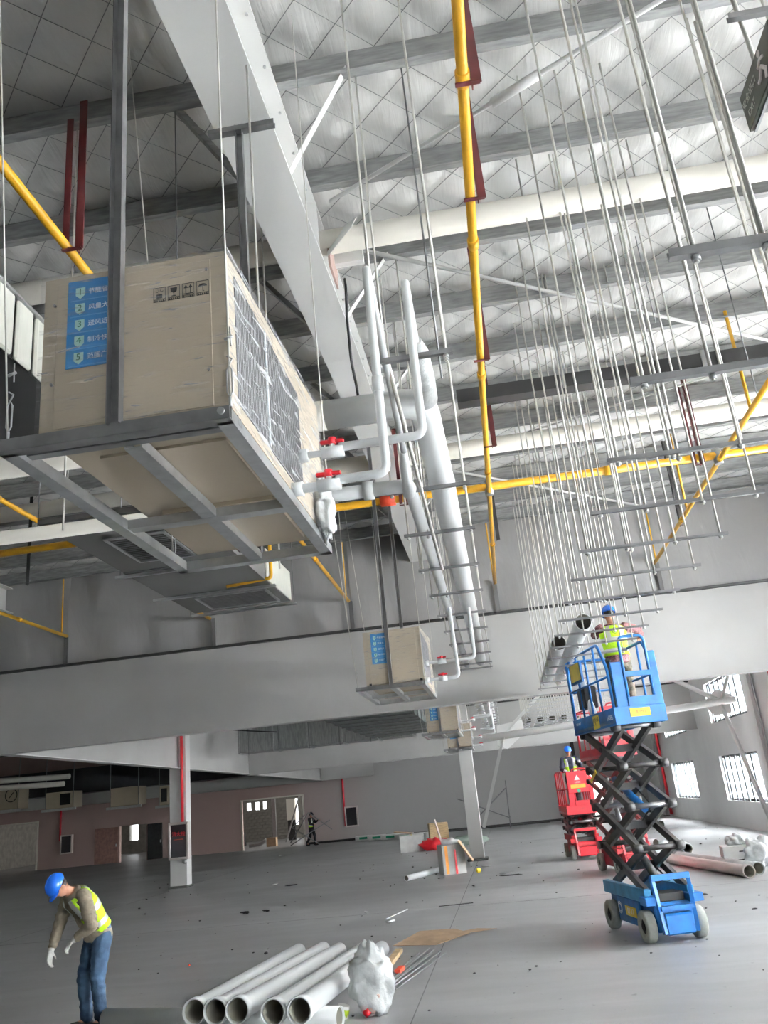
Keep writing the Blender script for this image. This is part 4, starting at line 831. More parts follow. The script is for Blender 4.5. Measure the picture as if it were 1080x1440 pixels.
# ================================================================= SCISSOR LIFTS
def scissor_lift(name, lab, loc, rz, zdeck, stages, paint, paint2, armm, L=1.72, W=.72, det=True, txts=('H', '1608S')):
    t = thing(name, lab, 'scissor lift', loc, None, rz); P = lambda n, mb, m, par=None, l=None: part(n, mb, m, par or t, l, local=True)
    hw = W / 2; hl = L / 2
    ch = P('chassis', MB().bx(-hw + .10, hw - .10, -hl + .06, hl - .05, .12, .46, bev=.02), paint)
    for s in (-1, 1):
        P('side_tray', MB().bx(s * hw - .03 * s, s * (hw - .12), -hl + .12, hl, .46, .62, bev=.008), paint2); P('side_cover', MB().bx(s * (hw - .1), s * (hw - .045), -hl + .42, hl - .45, .14, .46, bev=.012), paint)
        P('end_bracket', MB().bx(s * (hw + .02), s * (hw - .16), -hl - .02, -hl + .2, .44, .54, bev=.008), paint)
        for y, r in ((-hl + .20, .19), (hl - .22, .19)):
            wl = P('wheel', MB().lathe([(.09, -.06), (r - .012, -.06), (r, -.045), (r, .045), (r - .012, .06), (.09, .06)], (s * (hw - .03), y, r), (1, 0, 0), 28), tyre)
            P('hub', MB().tube((s * (hw - .09), y, r), (s * (hw + .01), y, r), .115, 18).tube((s * (hw + .01), y, r), (s * (hw + .03), y, r), .05, 12), black, wl)
    P('front_panel', MB().bx(-hw + .17, hw - .17, -hl - .07, -hl + .07, .10, .34, bev=.02), paint)
    lad = P('access_ladder', MB().bar((-hw + .15, -hl - .06, .12), (-hw + .12, -hl + .02, .78), .05, .04).bar((hw - .15, -hl - .06, .12), (hw - .12, -hl + .02, .78), .05, .04).bx(-hw + .11, hw - .11, -hl - .02, -hl + .03, .72, .79).bx(-hw + .15, hw - .15, -hl - .08, -hl - .02, .38, .43), paint)
    P('battery_box', MB().bx(-hw + .18, hw - .18, -hl + .1, -hl + .4, .46, .56, bev=.01), black)
    # scissor stack
    z0 = .58; z1 = zdeck - .04; H = (z1 - z0) / stages; half = L * .78 / 2; ya, yb = -half, half
    yb_in = ya + math.sqrt(max(.2, (L * .86) ** 2 - H * H)) if H < L * .8 else ya + .6
    yb_in = min(yb_in, hl - .05)
    for k in range(stages):
        a = z0 + H * k; b = a + H
        for s in (-1, 1):
            xo = s * (hw - .09); xi = s * (hw - .17)
            P('scissor_arm', MB().bar((xo, ya, a), (xo, yb_in, b), .055, .10, up=(1, 0, 0) if False else (0, 0, 1)), armm); P('scissor_arm', MB().bar((xi, yb_in, a), (xi, ya, b), .055, .10), armm)
            P('pivot_pin', MB().tube((s * (hw - .04), (ya + yb_in) / 2, a + H / 2), (s * (hw - .22), (ya + yb_in) / 2, a + H / 2), .035, 12), dark)
        for y in (ya, yb_in):
            P('cross_tube', MB().tube((-hw + .04, y, b), (hw - .04, y, b), .035, 12), dark if k % 2 == 0 else dgalv)
            for s in (-1, 1): P('end_boss', MB().tube((s * (hw - .02), y, b), (s * (hw - .13), y, b), .058, 12), dark)
        P('stay_plate', MB().bx(-hw + .2, hw - .2, (ya + yb_in) / 2 - .03, (ya + yb_in) / 2 + .03, a + H / 2 - .05, a + H / 2 + .05), dark)
    if stages > 2:
        cy = P('lift_cylinder', MB().tube((0, ya + .25, z0 + .1), (0, yb_in - .15, z0 + H * 1.5), .055, 14), dark); P('cylinder_rod', MB().tube((0, yb_in - .15, z0 + H * 1.5), (0, yb_in - .02, z0 + H * 1.9), .03, 12), galv, cy)
        P('lift_cylinder', MB().tube((.03, ya + .3, z0 + H * 1.9), (.03, yb_in - .1, z0 + H * 2.7), .05, 14), paint, None, 'painted hydraulic cylinder')
        P('hose', MB().sweep(bend([(.1, ya + .1, z0 + .1), (.12, yb_in, z0 + H), (.1, ya + .2, z0 + H * 2), (.08, yb_in - .1, z0 + H * 3)], .2), .012, 6), black)
    # platform
    zd = zdeck; pw = hw + .0; pl = hl + .05
    P('deck', MB().bx(-pw, pw, -pl, pl, zd, zd + .04), dgalv)
    for s in (-1, 1): P('side_board', MB().bx(s * pw, s * (pw - .025), -pl, pl, zd - .03, zd + .20, bev=.004), paint)
    for y in (-pl, pl): P('end_board', MB().bx(-pw, pw, y - .015, y + .015, zd - .03, zd + .20, bev=.004), paint)
    r = .021; h1, h2 = zd + .62, zd + 1.10
    for s in (-1, 1):
        x = s * (pw - .03); rail = MB(); rail.sweep(bend([(x, -pl + .05, zd + .2), (x, -pl + .05, h1 + .1), (x, -pl + .30, h2), (x, pl - .18, h2), (x, pl - .03, h2 - .15), (x, pl - .03, zd + .2)], .08), r, 10); P('guard_rail', rail, paint)
        P('mid_rail', MB().tube((x, -pl + .05, h1), (x, pl - .03, h1), .017, 8), paint)
        for y in (-pl * .45, 0, pl * .45): P('stanchion', MB().tube((x, y, zd + .2), (x, y, h2), .017, 8), paint)
    # end gate facing the camera
    g = MB(); g.sweep(bend([(-.12, -pl, zd + .2), (-.12, -pl, h2 + .04), (pw - .12, -pl, h2 + .04), (pw - .12, -pl, zd + .2)], .09), .021, 10); gt = P('gate', g, paint)
    P('gate_crossbar', MB().bx(-.13, pw - .10, -pl - .02, -pl + .02, h1 - .03, h1 + .04), paint, gt); P('gate_crossbar', MB().bx(-.13, pw - .10, -pl - .02, -pl + .02, zd + .2, zd + .32), paint, gt)
    P('corner_post', MB().bx(-.30, -.14, -pl - .01, -pl + .03, zd + .1, h1 + .18, bev=.01), paint); P('corner_post', MB().bx(pw - .11, pw, -pl - .01, -pl + .03, zd + .1, h1 + .30, bev=.01), paint)
    P('end_rail', MB().sweep(bend([(-pw + .03, pl, zd + .2), (-pw + .03, pl, h2), (pw - .03, pl, h2), (pw - .03, pl, zd + .2)], .08), r, 10), paint)
    P('end_mid_rail', MB().tube((-pw + .03, pl, h1), (pw - .03, pl, h1), .017, 8), paint)
    if det:
        P('control_panel', MB().bx(-pw + .0, -pw + .03, pl - .75, pl - .2, h1 + .08, h1 + .38), paint); P('warning_label', MB().bx(-pw - .005, -pw, pl - .70, pl - .25, h1 + .12, h1 + .37), decy)
        P('control_box', MB().bx(-pw + .03, -pw + .24, pl - .62, pl - .3, h1 - .3, h1 + .02, bev=.02), black)
        P('decal', MB().bx(-pw - .004, -pw, -.28, -.02, zd - .01, zd + .17), decy); mb = MB(); put(mb, text_mb(txts[0], .15), frame_M((-pw - .006, -.09, zd + .08), (0, -1, 0), (0, 0, 1))); put(mb, text_mb('小铁', .07), frame_M((-pw - .006, -.21, zd + .11), (0, -1, 0), (0, 0, 1))); P('decal_lettering', mb, ink)
        mb = MB(); put(mb, text_mb(txts[1], .10), frame_M((-pw - .003, -pl + .18, zd + .08), (0, -1, 0), (0, 0, 1))); put(mb, text_mb('0727-0087', .05), frame_M((-pw - .003, pl - .25, zd + .12), (0, -1, 0), (0, 0, 1))); P('side_lettering', mb, inkw)
        P('decal', MB().bx(-.14, .14, -pl - .02, -pl - .015, zd + .06, zd + .17), decy); mb = MB(); put(mb, text_mb('▸ 高空作业', .04), frame_M((0, -pl - .022, zd + .115), (1, 0, 0), (0, 0, 1))); P('end_lettering', mb, redp)
        P('decal', MB().bx(-hw + .04, -hw + .045, -.3, .1, .24, .36), decy)
        mb = MB(); put(mb, text_mb('◎', .2), frame_M((-hw + .038, .3, .3), (0, -1, 0), (0, 0, 1))); put(mb, text_mb('07-27', .1), frame_M((-hw + .036, -.1, .3), (0, -1, 0), (0, 0, 1))); P('chassis_print', mb, inkw)
        P('arm_label', MB().bar((-hw + .055, hl - .45, z0 + H * 2.96), (-hw + .055, hl - .15, z0 + H * 2.70), .01, .05), decy)
    else:
        P('control_panel', MB().bx(-pw + .12, pw - .12, -pl - .03, -pl + .0, h1 - .1, h2 - .02, bev=.01), paint)
        mb = MB(); put(mb, text_mb('▲', .17), frame_M((0, -pl - .034, h2 - .2), (1, 0, 0), (0, 0, 1))); put(mb, text_mb('LGMG', .06), frame_M((0, -pl - .034, h2 - .31), (1, 0, 0), (0, 0, 1))); P('panel_lettering', mb, inkw)
        P('warning_label', MB().bx(-.2, .2, -pl - .037, -pl - .031, h2 - .46, h2 - .36), deco); P('round_label', MB().tube((0, -pl - .04, h2 - .53), (0, -pl - .031, h2 - .53), .05, 12), greenp)
        mb = MB(); put(mb, text_mb('LGMG', .09), frame_M((0, -pl - .017, zd + .1), (1, 0, 0), (0, 0, 1))); P('end_lettering', mb, armr)
    return t
LIFT = (1.68, 12.62, 0); LR = .22
scissor_lift('blue_scissor_lift', 'raised blue scissor lift with black scissor arms on the right', LIFT, LR, 2.68, 4, blue, blue2, armd)
scissor_lift('red_scissor_lift', 'lowered red scissor lift farther back with a worker in its basket', (1.83, 25.2, 0), .06, 1.18, 3, redl, redl, armr, W=.80, det=False)
scissor_lift('red_scissor_lift', 'raised red scissor lift half hidden behind the blue one', (2.38, 20.6, 0), .18, 2.46, 4, redl, redl, armr, W=.80, det=False)
solo('pipe_offcut', MB().lathe([(.045, 0), (.055, 0), (.055, .75), (.045, .75)], (1.42, 12.75, 2.74), (-.10, .25, .62), 16), pvc, 'white pipe offcut leaning inside the blue lift basket', 'pipe')

# ================================================================= PEOPLE
def remesh(mb, name, mats, parent, voxel, smooth=3, label=None, fn=None, crease=0.0):
    o = bpy.data.objects.new('tmp', mb.mesh('tmp', mats)); C.objects.link(o)
    r = o.modifiers.new('r', 'REMESH'); r.mode = 'VOXEL'; r.voxel_size = voxel; r.use_smooth_shade = True
    s = o.modifiers.new('s', 'SMOOTH'); s.iterations = smooth; s.factor = .5
    dg = bpy.context.evaluated_depsgraph_get(); me = bpy.data.meshes.new_from_object(o.evaluated_get(dg)); bpy.data.objects.remove(o)
    if crease:                                        # soft cloth folds, mostly running across the limbs
        for v in me.vertices:
            q = v.co; v.co = q + v.normal * crease * (NZ.noise(V((q.x * 7, q.y * 7, q.z * 26))) + .7 * (.5 - abs(NZ.noise(V((q.x * 12 + 5, q.y * 12, q.z * 15))))) * 1.4)
    me.materials.clear()
    for m in (mats if isinstance(mats, (list, tuple)) else [mats]): me.materials.append(m)
    for p in me.polygons:
        p.use_smooth = True; p.material_index = fn(p.center) if fn else 0
    ob = bpy.data.objects.new(name, me); C.objects.link(ob)
    if parent is not None: ob.parent = parent
    return tag(ob, label)
def hand(mb, wrist, d, palm_n, r=.0085, curl=.5, side=1):
    """palm + five fingers; d = pointing direction, palm_n = palm normal, side = thumb side"""
    d = V(d).normalized(); n = V(palm_n).normalized(); n = (n - d * n.dot(d)).normalized(); s = d.cross(n) * side; w = V(wrist)
    for k in range(4):
        off = (k - 1.5) * .019; base = w + d * .085 + s * -off; mb.cap2(w + d * .015 - s * off * .7, base, .016, .0125, 8)
        L = (.040, .045, .042, .033)[k]; p = base; a = curl * .5; dd = d
        for j in range(3):
            dd = (d * math.cos(a) + n * math.sin(a)).normalized(); q = p + dd * L * (1, .72, .55)[j]; mb.cap2(p, q, r * (1.05, .98, .9)[j], r * (.98, .9, .8)[j], 8); p = q; a += curl * .9
    b = w + d * .03 + s * .03; c = b + (d * .7 + s * .75 + n * .3).normalized() * .04; e = c + (d * .9 + s * .3 + n * .5).normalized() * .03; mb.cap2(w + d * .02 + s * .01, b, .017, .014, 8); mb.cap2(b, c, .0125, .010, 8); mb.cap2(c, e, .010, .008, 8)
def torso(mb, hip, chest, neck, right, sc=1.0, rx=(.165, .15, .165, .18, .10), ry=(.12, .115, .125, .12, .08)):
    hip, chest, neck, right = V(hip), V(chest), V(neck), V(right).normalized(); pts = [hip - (chest - hip) * .15, hip + (chest - hip) * .4, chest, chest + (neck - chest) * .6, neck]
    rings = []; n = 20
    for i in range(13):
        t = i / 12 * 4; k = min(3, int(t)); f = t - k; f = f * f * (3 - 2 * f); p = pts[k].lerp(pts[k + 1], t - k); a = (rx[k] * (1 - f) + rx[k + 1] * f) * sc; b = (ry[k] * (1 - f) + ry[k + 1] * f) * sc
        d = (pts[min(k + 1, 4)] - pts[k]).normalized(); r = (right - d * right.dot(d)).normalized(); fw = d.cross(r) * -1
        rings.append((p, r * a, fw * b))
    vs = [p + r * math.cos(2 * PI * j / n) + f * math.sin(2 * PI * j / n) for p, r, f in rings for j in range(n)]; o = len(mb.v)
    mb.add(vs, [(i * n + j, i * n + (j + 1) % n, (i + 1) * n + (j + 1) % n, (i + 1) * n + j) for i in range(12) for j in range(n)], 0, True)
    mb.f += [tuple(o + j for j in range(n))[::-1], tuple(o + 12 * n + j for j in range(n))]; mb.m += [0, 0]; mb.sm += [True, True]
    return rings
def person(loc, rz, lab, J, top_m, leg_m, vest=True, helmet_m=helm, gl=None, shoe=black, vox=.013, hand_pose=None, grp=None):
    """J: joint dict in local coords, facing -Y. shoulders/elbows/wrists/hips/knees/ankles as (left,right) with left = +X."""
    t = thing('person', lab, 'person', loc, grp, rz); hip, chest, neck, head = V(J['hip']), V(J['chest']), V(J['neck']), V(J['head'])
    right = (V(J['sh'][1]) - V(J['sh'][0])).normalized() * -1
    hd = (head - neck).normalized(); fwd = V(J['look']).normalized(); fwd = (fwd - hd * fwd.dot(hd)).normalized(); sd = hd.cross(fwd) ; R = Matrix((sd, fwd * -1, hd)).transposed()
    # body: one continuous surface
    b = MB(); torso(b, hip, chest, neck, right, .88)
    b.cap2(neck - hd * .03, head - hd * .02, .055, .05)
    hs = 1.0
    b.ell(head, (.073, .088, .105), R, 18, 14); b.ell(head + fwd * .03 - hd * .06, (.052, .05, .05), R); b.cap2(head + fwd * .083 + hd * .005, head + fwd * .098 - hd * .02, .009, .013, 8)
    b.cap2(head + fwd * .078 - hd * .052 - sd * .018, head + fwd * .078 - hd * .052 + sd * .018, .008, .008, 8); b.cap2(head + fwd * .082 + hd * .022 - sd * .035, head + fwd * .082 + hd * .022 + sd * .035, .008, .008, 8)
    for s in (-1, 1): b.ell(head + sd * s * .074 - fwd * .005 - hd * .012, (.012, .02, .032), R)
    for i in (0, 1):
        b.cap2(J['sh'][i], J['el'][i], .05, .04); b.cap2(J['el'][i], J['wr'][i], .039, .026); b.cap2(J['hp'][i], J['kn'][i], .078, .052); b.cap2(J['kn'][i], J['an'][i], .05, .036); b.cap2(V(J['an'][i]) - V((0, 0, .02)), V(J['toe'][i]), .036, .028)
        if not gl: hand(b, J['wr'][i], *J['hand'][i])
    remesh(b, 'body', [skin], t, vox * .8, 2)
    # clothing shells
    c = MB(); torso(c, hip - V((0, 0, .03)), chest, neck, right, 1.12)
    for i in (0, 1):
        c.cap2(V(J['sh'][i]), J['el'][i], .076, .066); c.cap2(J['el'][i], V(J['wr'][i]) + (V(J['el'][i]) - V(J['wr'][i])).normalized() * .045, .066, .046)
        e = V(J['el'][i]); w_ = V(J['wr'][i])
        for k in range(4): q = e.lerp(w_, k / 5); c.ell(q, (.068 - k * .004, .068 - k * .004, .014))
    remesh(c, 'jacket', top_m, t, vox, 2, crease=.011)
    g = MB(); torso(g, hip - V((0, 0, .12)), hip + V((0, 0, .06)), hip + V((0, 0, .08)), right, 1.0, (.15, .165, .165, .16, .12), (.11, .12, .12, .11, .08))
    for i in (0, 1):
        g.cap2(J['hp'][i], J['kn'][i], .104, .078); g.cap2(J['kn'][i], V(J['an'][i]) + V((0, 0, .01)), .077, .062)
        for k in range(3): g.ell(V(J['an'][i]) + V((0, -.01, .03 + .035 * k)), (.062, .066, .014))
    remesh(g, 'trousers', leg_m, t, vox, 2, crease=.010)
    for i in (0, 1):
        s_ = MB(); a = V(J['an'][i]); q = V(J['toe'][i]); s_.cap2(V((a.x, a.y + .03, q.z)), q, .045, .042); s_.cap2(a, V((a.x, a.y + .01, q.z)), .045, .046); remesh(s_, 'shoe', shoe, t, vox, 2)
        if gl: h = MB(); wr = V(J['wr'][i]); h.cap2(wr + (V(J['el'][i]) - wr).normalized() * .04, wr, .036, .033); q_ = J['hand'][i]; hand(h, wr, q_[0], q_[1], .0105, q_[3], q_[4]); remesh(h, 'glove', gl, t, .0055, 1)
    # hair and helmet
    hr = MB(); hr.ell(head - fwd * .016 + hd * .012, (.079, .088, .104), R, 18, 12, f=lambda p: V((p.x, p.y, max(p.z, -.055)))); hobj = part('hair', hr, hairm, t, local=True)
    he = MB(); hc = head + hd * .035 - fwd * .005
    pts = []; n = 22
    prof_ = [(.108, -.01), (.112, .0), (.108, .035), (.094, .072), (.068, .098), (.034, .113), (.004, .118), (.003, .112), (.03, .107), (.062, .091), (.088, .066), (.101, .033), (.103, -.008)]
    vs = [hc + R @ V((a * .93 * math.cos(2 * PI * j / n), a * 1.15 * math.sin(2 * PI * j / n), h)) for a, h in prof_ for j in range(n)]; K = len(prof_)
    he.add(vs, [(i * n + j, i * n + (j + 1) % n, ((i + 1) % K) * n + (j + 1) % n, ((i + 1) % K) * n + j) for i in range(K) for j in range(n)], 0, True)
    hel = part('safety_helmet', he, helmet_m, t, local=True)
    br = MB(); vs = []
    for j in range(13):
        a = PI * (.12 + .76 * j / 12); ca, sa = math.cos(a), -math.sin(a); vs += [hc + R @ V((.098 * ca, .122 * sa, .0)), hc + R @ V((.106 * ca, .175 * sa - .0, -.014)), hc + R @ V((.098 * ca, .122 * sa, -.006)), hc + R @ V((.106 * ca, .175 * sa, -.02))]
    br.add(vs, [f for j in range(12) for f in ((4 * j, 4 * j + 4, 4 * j + 5, 4 * j + 1), (4 * j + 2, 4 * j + 3, 4 * j + 7, 4 * j + 6), (4 * j + 1, 4 * j + 5, 4 * j + 7, 4 * j + 3))], 0, True); part('peak', br, helmet_m, hel, local=True)
    rg = MB(); rg.sweep([hc + R @ V((0, .118 * math.cos(a) * 1.02, .122 * math.sin(a))) for a in [.25 + (PI - .5) * k / 12 for k in range(13)]], .006, 6); part('ridge', rg, helmet_m, hel, local=True)
    if vest:
        vm = MB(); rings = torso(MB(), hip + V((0, 0, .03)), chest, neck, right, 1.19); n = 36; vs = []; use = rings[1:12]
        for p, r, f in use: vs += [p + r * math.cos(2 * PI * j / n) + f * math.sin(2 * PI * j / n) for j in range(n)]
        # the sector facing forward stays open (f points forward)
        fs = []; ms = []
        for i in range(len(use) - 1):
            for j in range(n):
                ang = (j + .5) / n * 360
                fr = min(abs(ang - 90), 360 - abs(ang - 90)); sidea = min(abs(ang), abs(ang - 180), abs(ang - 360))
                if fr < 20: continue
                if i > 6 and sidea < 42 and i < 9: continue
                if i >= 9 and not (50 < ang < 130 or 230 < ang < 310 or True): continue
                fs.append((i * n + j, i * n + (j + 1) % n, (i + 1) * n + (j + 1) % n, (i + 1) * n + j))
                st = 1 if i in (1, 4) else 0
                if i > 4 and 24 < abs(ang - 90) < 45 or (i > 4 and 24 < abs(ang - 270) < 45): st = 1
                ms.append(st)
        vm.add(vs, fs, 0, True); vm.m = ms
        vo = part('vest', vm, [vestm, refl], t, 'yellow-green vest with grey reflective bands', local=True)
        so = vo.modifiers.new('solid', 'SOLIDIFY'); so.thickness = .008; so.offset = 1
        p, r, f = rings[8]; q = p + f * 1.02 * .82 - r * .52
        lg = text_mb('Ⓐ', .07); nd = (f * .82 - r * .52).normalized(); up = (neck - chest).normalized(); put(lm := MB(), lg, frame_M(p - right * 0 + r * -.58 + f * .93 + f.normalized() * .012, (r * -1).normalized() if False else r.normalized(), up)); 
        part('vest_emblem', lm, ink, t, local=True)
        p, r, f = rings[8]; put(lm2 := MB(), text_mb('Ⓐ', .11), frame_M(p - f * 1.06, (r * -1).normalized(), up)); part('back_emblem', lm2, ink, t, local=True)
    return t
# hard-coded poses (metres; figure faces -Y, its left is +X)
bent = dict(hip=(0, .10, .93), chest=(0, -.06, 1.21), neck=(0, -.24, 1.38), head=(0, -.37, 1.445), look=(0, -.5, -.87),
            sh=((.17, -.17, 1.335), (-.17, -.17, 1.335)), el=((.23, -.10, 1.03), (-.24, -.22, 1.06)), wr=((.05, -.20, .90), (-.20, -.33, .82)),
            hand=(((-.6, -.5, -.5), (0, .4, -.9), .0085, .8, 1), ((.1, -.25, -.9), (.8, .3, 0), .0085, .45, -1)),
            hp=((.09, .10, .88), (-.09, .10, .88)), kn=((.10, .05, .47), (-.10, .0, .47)), an=((.10, .10, .09), (-.11, .05, .09)), toe=((.12, -.06, .042), (-.13, -.11, .042)))
stand = dict(hip=(0, .0, .93), chest=(0, -.01, 1.24), neck=(0, -.01, 1.45), head=(0, -.04, 1.60), look=(0, -1, -.15),
             sh=((.18, 0, 1.39), (-.18, 0, 1.39)), el=((.26, -.14, 1.20), (-.26, -.10, 1.14)), wr=((.20, -.36, 1.30), (-.22, -.33, 1.08)),
             hand=(((-.1, -.9, .2), (0, .1, -1), .0085, .8, 1), ((.1, -.9, 0), (0, .1, -1), .0085, .8, -1)),
             hp=((.09, 0, .90), (-.09, 0, .90)), kn=((.10, -.03, .49), (-.10, -.02, .49)), an=((.10, .02, .09), (-.11, .03, .09)), toe=((.12, -.14, .042), (-.13, -.13, .042)))
import copy as _c
person((-4.74, 9.50, 0), -.62, 'worker in khaki jacket and jeans bending his head at the lower left', bent, khaki, jeans, gl=glove, vox=.0125)
reach = _c.deepcopy(stand); reach['el'] = ((.22, -.2, 1.34), (-.42, -.16, 1.36)); reach['wr'] = ((.18, -.42, 1.44), (-.52, -.38, 1.28)); reach['look'] = (0, -1, .1)
rl = Matrix.Rotation(LR, 3, 'Z') @ V((.19, .03, 0))
person((LIFT[0] + rl.x, LIFT[1] + rl.y, 2.72), PI + .1, 'worker seen from behind in the blue lift basket, dark red camouflage jacket', reach, camor, camo, vox=.013)
person((1.80, 24.9, 1.22), .12, 'worker in black clothes standing in the lowered red lift', stand, navy, blackc, vox=.018, gl=glove)
walk = _c.deepcopy(stand); walk['kn'] = ((.10, -.14, .5), (-.10, .04, .48)); walk['an'] = ((.10, -.14, .09), (-.11, .25, .14)); walk['toe'] = ((.12, -.30, .042), (-.13, .10, .05))
person((-11.15, 48.3, 0), PI / 2 - .3, 'distant worker walking with a folded steel frame by the wide doorway', walk, blackc, blackc, vox=.022, helmet_m=navy)
t = thing('steel_trestle', 'crossed steel frame carried by the distant worker', 'frame', (-11.15, 48.0, .1))
for p0, p1 in (((-12.3, 48, .25), (-11.2, 48, 1.75)), ((-11.2, 48, 1.75), (-9.9, 48, .75)), ((-12.2, 48, 1.05), (-10.7, 48, .08)), ((-12.3, 48, .12), (-10.0, 48, 1.25)), ((-12.2, 48, 1.0), (-11.4, 48, 1.65))): part('tube', MB().bar(p0, p1, .05, .05), dgalv, t)

# ================================================================= THINGS ON THE FLOOR
FP = 'white plastic pipes stacked in the foreground'
for (a, b, lab) in (((-3.11, 8.28, .34), (-3.19, 12.6, .125), 'leftmost of the five long white pipes in the foreground'), ((-2.90, 8.25, .335), (-2.84, 12.6, .125), 'second from the left of the five long white pipes'), ((-2.68, 8.21, .34), (-2.57, 12.4, .125), 'middle one of the five long white foreground pipes'),
                    ((-2.31, 8.06, .335), (-2.21, 12.38, .125), 'fourth from the left of the five white pipes, after the gap'), ((-2.06, 8.02, .34), (-1.96, 12.25, .125), 'rightmost of the five white pipes, beside the plastic sack')):
    hollow('plastic_pipe', a, b, .098, lab, 'pipe', FP)
hollow('plastic_pipe', (-1.85, 8.75, .11), (-4.5, 9.42, .11), .098, 'white pipe lying crosswise beneath the five foreground pipes', 'pipe', sock=False)
def sack(x, y, lab):
    t = thing('plastic_sack', lab, 'sack', (x, y, 0)); rnd = random.Random(5)
    mb = crumple((x, y, .29), (.21, .17, .33), .34, 7, 44, -.29, 1.3)
    part('bag', mb, frost, t); part('contents', MB().box((x + .0, y - .11, .14), (.14, .08, .18), Matrix.Rotation(.4, 3, 'Y'), bev=.01), mat('pink_tub', (0.62, 0.45, 0.40), .6), t)
    part('red_tub', MB().tube((x - .07, y - .13, .03), (x - .02, y - .13, .07), .035, 12), redp, t); return t
sack(-1.62, 9.3, 'crumpled white plastic sack at the right end of the foreground pipes')
t = thing('paint_tub', 'small white and green tub beside the plastic sack', 'tub', (-1.93, 9.2, 0)); part('tub', MB().tube((-1.93, 9.2, 0), (-1.9, 9.2, .12), .06, 14), cardw, t); part('label_band', MB().tube((-1.925, 9.2, .03), (-1.905, 9.2, .09), .062, 14), mat('lime_label', (0.35, 0.5, 0.02), .5), t)
for i in range(14):
    a = random.uniform(-.03, .05); x = -1.86 + .028 * i; part_ = solo('threaded_rod', MB().tube((x + random.uniform(-.02, .02), 9.9 + .03 * i, .02 + .012 * (i % 3)), (x + .38 + a, 12.3 + random.uniform(-.3, .3), .02 + .012 * (i % 3)), .007, 6), dgalv if i % 2 else cable, 'thin steel rod in the loose bundle right of the plastic sack', 'rod', 'bundle of threaded rods on the floor')
solo('wooden_batten', MB().bar((-1.78, 10.9, .06), (-1.72, 12.2, .10), .09, .05), wood, 'wooden batten end sticking out behind the plastic sack', 'batten')
solo('rod_wrapping', MB().bar((-1.60, 11.0, .06), (-1.57, 11.25, .06), .07, .04), fitr, 'orange tag on the bundle of steel rods', 'tag')
mb = MB(); vs = [(-1.95, 13.2, .004), (-1.62, 13.9, .07), (-1.1, 14.0, .05), (-.85, 13.7, .02), (-1.3, 13.0, .004)]; mb.poly(vs, (0, 0, .006)); solo('cardboard_sheet', mb, card, 'flattened brown cardboard sheet on the floor behind the rods', 'cardboard')
mb = MB().poly([(-1.2, 13.7, .03), (-.75, 14.0, .03), (-.45, 13.9, .02), (-.8, 13.75, .02)], (0, 0, .005)); solo('cardboard_strip', mb, card, 'thin cardboard flap at the right of the flattened sheet', 'cardboard')
# box near the middle column
t = thing('open_carton', 'open white carton filled with scraps in front of the middle column', 'box', (-1.75, 23.9, 0))
part('body', MB().box((-1.75, 23.9, .36), (.62, .6, .72), Matrix.Rotation(.3, 3, 'Z'), bev=.01), cardw, t); part('flap', MB().box((-1.33, 23.6, .55), (.03, .55, .62), Matrix.Rotation(-.55, 3, 'Y'), bev=.004), card, t); part('tape_band', MB().box((-1.85, 23.56, .36), (.08, .02, .68), Matrix.Rotation(.3, 3, 'Z')), deco, t); part('printed_stripe', MB().box((-1.62, 23.62, .3), (.05, .015, .6), Matrix.Rotation(.3, 3, 'Z')), redp, t)
part('scrap', MB().ell((-1.75, 23.9, .76), (.26, .24, .12), f=lambda p: p * (1 + .2 * math.sin(p.x * 30))), frost, t)
solo('wooden_stick', MB().bar((-1.95, 24.2, .6), (-2.15, 24.6, 1.35), .04, .04), pink, 'pale stick leaning up from the open carton', 'stick')
solo('plastic_ball', MB().ell((-1.05, 23.4, .06), (.07, .07, .06)), decy, 'small yellow lump on the floor by the open carton', 'debris')
hollow('plastic_pipe', (-2.86, 22.7, .08), (-1.95, 24.9, .08), .07, 'white pipe lying in front of the open carton near the column', 'pipe', sock=False)
def carton(x, y, w, d, h, m, lab, rz=.2): 
    t = thing('carton', lab, 'box', (x, y, 0)); part('body', MB().box((x, y, h / 2), (w, d, h), Matrix.Rotation(rz, 3, 'Z'), bev=.012), m, t); part('tape', MB().box((x, y, h + .002), (.07, d * .98, .004), Matrix.Rotation(rz, 3, 'Z')), decy, t); return t
carton(-4.0, 34.6, .95, .6, .62, cardw, 'white carton on the floor behind the open carton, left side', .1); solo('loose_flap', MB().box((-4.35, 34.9, .72), (.7, .5, .03), Matrix.Rotation(.15, 3, 'Y')), card, 'brown flap lying on the white carton', 'cardboard')
carton(-3.55, 42, .9, .6, .75, wood, 'brown wooden crate near the back wall')
solo('red_mesh_bag', MB().ell((-3.1, 34.4, .2), (.6, .35, .24), nu=24, nv=16, f=lambda p: p * (1 + .15 * math.sin(p.x * 22 + p.z * 30))), redp, 'red heap of netting beside the white carton', 'bag')
for i in range(6): 
    t = thing('packaged_panel', 'white pack with green print along the back wall, %s from the left' % num[i], 'package', (-8.2 + .85 * i, 48.2 - i * .75, 0), 'packs along the back wall'); p = V(t.location); part('pack', MB().box((p.x, p.y, .14), (.9, .5, .26), None, bev=.01), cardw, t); part('printed_band', MB().box((p.x, p.y - .255, .15), (.45, .01, .11)), greenp, t)
solo('green_pack_heap', MB().ell((-1.9, 36, .14), (.75, .4, .2), nu=24, nv=14, f=lambda p: p * (1 + .2 * math.sin(p.x * 18 + p.y * 20))), mat('pale_green_film', (0.36, 0.44, 0.38), .5, bump=.4), 'pale green wrapped heap left of the middle column', 'heap')
t = thing('scaffold_brace', 'crossed scaffold frame standing at the back wall behind the column', 'frame', (-.6, 47.5, 0))
